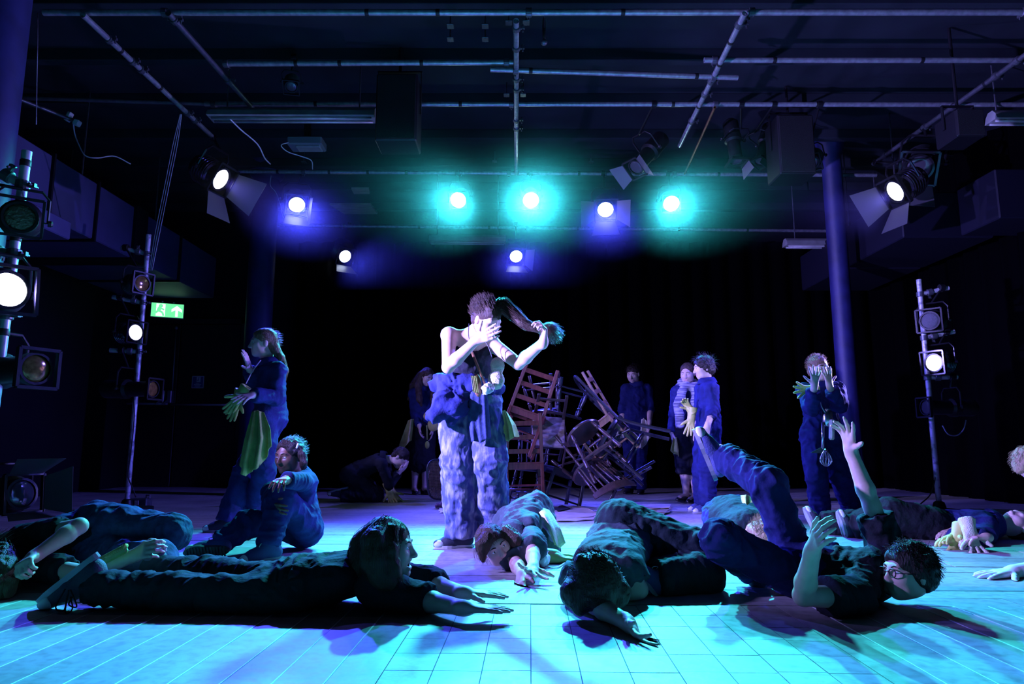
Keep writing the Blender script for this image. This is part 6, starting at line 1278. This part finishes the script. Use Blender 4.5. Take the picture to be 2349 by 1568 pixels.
# long-haired girl
dL = gd(950, 1133)
cloth('pale yellow cloth hanging at the long-haired girl\'s side', [(936, 964, dL - 0.15), (942, 961, dL - 0.16), (949, 960, dL - 0.15)], [(915, 1024, dL - 0.15), (925, 1030, dL - 0.2), (940, 1012, dL - 0.17), (946, 1004, dL - 0.15)], YEL, fold=0.02, nf=1.6, seed=8)
sponge('pale sponge hanging in front of the long-haired girl', [(P(980, 954, dL - 0.22), V(0.05, 0.03, 0.055), np.eye(3)), (P(994, 974, dL - 0.22), V(0.075, 0.035, 0.085), np.eye(3))], YEL)
root = empty('ladle', P(979, 1015, dL - 0.24), 'small yellow ladle hanging below the long-haired girl\'s hands', 'ladle'); obs = []
b = MB(); b.tube([P(979, 975, dL - 0.24), P(980, 1008, dL - 0.24)], 0.008, 6); obs.append(b.build('handle', YELG, None, True)); b = MB(); b.ball(P(980, 1020, dL - 0.24), (0.03, 0.02, 0.05), 12); obs.append(b.build('bowl', YELG, None, True)); adopt(root, obs)
# boy at the back centre
dB = gd(1456, 1132)
cloth('cream cloth hanging at the right hip of the boy beside the chair pile', [(1470, 962, dB - 0.12), (1477, 958, dB - 0.14), (1484, 966, dB - 0.12)], [(1464, 1026, dB - 0.12), (1472, 1030, dB - 0.18), (1482, 1018, dB - 0.14), (1494, 1000, dB - 0.12)], CREAM, fold=0.025, nf=1.6, seed=9)
cloth('cream cloth hanging at the left hip of the boy beside the chair pile', [(1421, 964, dB - 0.1), (1426, 961, dB - 0.12)], [(1412, 1006, dB - 0.1), (1424, 1012, dB - 0.15), (1432, 1008, dB - 0.1)], CREAM, fold=0.02, nf=1.2, seed=10, mids=[[(1415, 985, dB - 0.1), (1428, 985, dB - 0.13)]])
# scarf (part of the girl)
dS = gd(1580, 1152); SCARF = mat('pale_striped_scarf', (0.42, 0.42, 0.44), 0.9, col2=(0.12, 0.12, 0.2), vscale=6, stretch=(1, 1, 14), thresh=(0.45, 0.55), bump=0.4, bscale=60)
F = Field(0.009); nk = S15['neck']
F.chain([nk + V(-0.09, 0.02, 0.02), nk + V(-0.05, -0.09, 0.0), nk + V(0.04, -0.1, -0.02), nk + V(0.1, -0.02, 0.02), nk + V(0.05, 0.07, 0.05), nk + V(-0.06, 0.06, 0.05), nk + V(-0.09, 0.02, 0.02)], [0.04] * 7, 0.02)
F.chain([nk + V(-0.06, -0.08, 0.0), P(1556, 920, dS - 0.16), P(1558, 950, dS - 0.17), P(1560, 980, dS - 0.16)], [0.04, 0.045, 0.04, 0.036], 0.02, True); F.chain([nk + V(0.05, -0.09, -0.02), P(1594, 918, dS - 0.16), P(1592, 935, dS - 0.16)], [0.04, 0.04, 0.03], 0.02, True)
v, f = F.solve(); v = clothfold(v, f, 0.01, 15, []); adopt(S15_root, [mesh_np('scarf', v, f, SCARF)])
cloth('yellow cloth hanging at the scarf girl\'s hip', [(1544, 1004, dS - 0.08), (1552, 1002, dS - 0.1)], [(1538, 1032, dS - 0.1), (1548, 1042, dS - 0.13), (1560, 1046, dS - 0.1)], YELG, fold=0.02, nf=1.3, seed=12)
d16 = gd(1620, 1175)
glove('yellow rubber glove hanging at the profile boy\'s chest', P(1586, 958, d16 - 0.1), (-0.15, 0, -1), (-0.3, -1, 0), 'R', RUBBER, 0.1, 0.3, 0.95); glove('upper yellow rubber glove bunched at the profile boy\'s chest', P(1583, 938, d16 - 0.1), (-0.5, 0, 0.75), (0, -1, 0), 'L', RUBBER, 0.5, 0.3, 0.8, 0.05)
d17 = gd(1910, 1190)
glove('yellow rubber glove draped on the arm of the boy covering his face', P(1864, 892, d17 - 0.28), (-0.95, -0.05, -0.05), (0, -1, 0.2), 'L', RUBBER, 0.08, 0.6, 0.95, 0.04)
# utensils hanging from the boy on the right
SILV = mat('stainless_steel', (0.6, 0.6, 0.6), 0.22, 0.95)
root = empty('hanging_utensils', P(1892, 990, d17 - 0.34), 'string of kitchen utensils with a whisk and brush hanging from the boy covering his face', 'utensils'); obs = []
b = MB(); b.lathe(P(1898, 938, d17 - 0.3), (-0.08, 0, -1), [(0.03, 0), (0.045, 0.03), (0.04, 0.1), (0.035, 0.14), (0.02, 0.15)], 14); obs.append(b.build('jug', SILV, None, True))
b = MB(); b.tube([P(1888, 968, d17 - 0.32), P(1887, 1030, d17 - 0.33)], 0.012, 8); obs.append(b.build('handle', SILV, None, True))
b = MB()
for i in range(6):
    a = PI * i / 6; c0 = P(1893, 1028, d17 - 0.33); e = V(math.cos(a), math.sin(a), 0) * 0.045; b.tube(spline([c0, c0 + e * 0.8 - V(0, 0, 0.06), c0 + e - V(0, 0, 0.11), c0 - V(0, 0, 0.15), c0 - e - V(0, 0, 0.11), c0 - e * 0.8 - V(0, 0, 0.06), c0], 3), 0.003, 5)
obs.append(b.build('whisk_wires', SILV, None, True))
b = MB(); b.box(P(1908, 985, d17 - 0.34), (0.02, 0.025, 0.085), basis((0.08, 0, 1)), 0.012); obs.append(b.build('brush_head', CREAM)); 
b = MB(); b.prism([(-0.09, 0.0), (0.0, 0.045), (0.02, 0.02), (0.0, -0.005)], np.stack([V(1, 0, 0), V(0, 0, 1), V(0, -1, 0)], 1), P(1884, 1038, d17 - 0.35), 0.006); obs.append(b.build('cutter_blade', SILV))
b = MB(); b.tube(spline([P(1876, 900, d17 - 0.26), P(1884, 930, d17 - 0.32), P(1892, 945, d17 - 0.33)], 5), 0.004, 5); obs.append(b.build('cord', LACE)); adopt(root, obs)
# towel over the crawling girl
cloth('cream towel draped over the back of the crawling girl', [(1232, 1168, 4.16), (1242, 1158, 4.22), (1256, 1164, 4.24)], [(1272, 1248, 3.98), (1284, 1258, 3.98), (1299, 1244, 4.02)], CREAM, 'towel', 'towel', fold=0.014, nf=1.4, seed=14, mids=[[(1240, 1180, 4.0), (1256, 1178, 4.02), (1270, 1182, 4.1)], [(1258, 1215, 3.95), (1272, 1212, 3.95), (1287, 1212, 4.02)]])
glove('green-yellow rubber glove on the floor right of the crawling girl', G(1272, 1290) + V(0, 0, 0.02), (1, 0.1, -0.05), (0, 0, -1), 'R', RUBBER_G, 0.1, 0.25, 1.0, 0.1, flat=True)
glove('second green-yellow rubber glove on the floor behind it', G(1268, 1284) + V(0, 0, 0.025), (0.95, 0.3, -0.05), (0, 0, -1), 'L', RUBBER_G, 0.15, 0.3, 1.0, 0.1, flat=True)
F = Field(0.006); F.ell(G(1242, 1300) + V(0, 0, 0.045), V(0.04, 0.04, 0.045)); v, f = F.solve(); v += vnormals(v, f) * ((vnoise(v * 55, 9) - 0.4) * 0.03)[:, None]; v[:, 2] = np.maximum(v[:, 2], 0.004); tag(mesh_np('crumpled_paper', v, f, WHITE), 'crumpled white paper ball on the floor beside the crawling girl', 'paper')
cable('thin pale cord on the floor beside the green gloves', [G(1250, 1298, 0.006), G(1275, 1302, 0.006), G(1300, 1288, 0.006), G(1318, 1284, 0.006)], 0.004, CABW, None, 'cord')
# string mop head
cm = G(1662, 1282); b = MB(); rg = np.random.default_rng(5); pts = []
for i in range(90):
    a = rg.uniform(0, 2 * PI); l = rg.uniform(0.08, 0.2); e = V(math.cos(a) * 1.1, math.sin(a) * 0.8, 0) * l; w_ = rg.normal(size=(6, 3)) * 0.012; pts.append([cm + V(0, 0, 0.05 * (1 - t) + 0.008) + e * t + w_[j] * (t > 0) for j, t in enumerate(np.linspace(0, 1, 6))])
pts = np.array(pts); pts[..., 2] = np.maximum(pts[..., 2], 0.008); mp = tubes('mop_head', pts, np.full(6, 0.005), mat('grey_green_string', (0.3, 0.34, 0.22), 0.9), None, 4); tag(mp, 'grey-green string mop head on the floor behind the curled-up person', 'mop head')
cloth('yellow duster tucked in the waistband of the crouched fair-haired person', [(1700, 1136, 4.36), (1712, 1134, 4.34), (1722, 1138, 4.36)], [(1704, 1152, 4.3), (1714, 1158, 4.28), (1726, 1152, 4.3)], YEL, fold=0.012, nf=1.3, seed=21)
# right side gloves
glove('yellow rubber glove held by the person lying at the right, left one', P(2200, 1226, 4.45), (-0.9, -0.2, -0.15), (0, -0.3, -1), 'R', RUBBER, 0.2, 0.4, 1.05, 0.1); glove('pale rubber glove held by the person lying at the right, fingers spread', P(2222, 1212, 4.35), (-0.15, -0.4, -0.75), (0, -0.9, 0.2), 'L', CREAM, 0.12, 0.7, 1.15, 0.06)
glove('third glove dangling beside the spread one at the right', P(2196, 1236, 4.4), (-0.5, -0.3, -0.8), (0, -0.9, 0), 'R', RUBBER, 0.2, 0.4, 1.0, 0.1)
glove('white glove lying on the floor at the right edge', G(2330, 1322) + V(0, 0, 0.02), (-0.98, -0.1, -0.04), (0, 0, -1), 'R', mat('white_glove', (0.7, 0.7, 0.7), 0.8), 0.06, 0.3, 1.15, 0.1, flat=True)
# boy's glasses
b = MB(); Lh = lambda x, y, z: B9['head'] + B9B @ (V(x, y, z) * B9h)
for x in (-1, 1):
    b.tube([Lh(x * 0.031 + 0.021 * math.cos(a), 0.098, 0.0 + 0.017 * math.sin(a)) for a in np.linspace(0, 2 * PI, 17)[:-1]], 0.0022, 5, False, True); b.tube([Lh(x * 0.052, 0.096, 0.004), Lh(x * 0.076, 0.05, 0.004), Lh(x * 0.08, -0.005, 0.004)], 0.002, 5)
b.tube([Lh(-0.01, 0.099, 0.004), Lh(0.01, 0.099, 0.004)], 0.002, 5); adopt(B9_root, [b.build('glasses', BLACKM, None, True)])
# ------------------------------------------------------------------ stage haze in the air
hm = bpy.data.materials.new('stage_haze'); hm.use_nodes = True; nt = hm.node_tree; nt.nodes.clear()
vo = nt.nodes.new('ShaderNodeVolumeScatter'); vo.inputs['Density'].default_value = 0.0055; vo.inputs['Anisotropy'].default_value = 0.88
ou = nt.nodes.new('ShaderNodeOutputMaterial'); nt.links.new(vo.outputs[0], ou.inputs['Volume'])
b = MB(); b.box((0.1, 6.9, 3.47), (3.75, 1.95, 0.81)); hz = b.build('haze', hm); tag(hz, 'thin stage haze hanging in the air among the lit lanterns', 'haze', None, 'stuff')
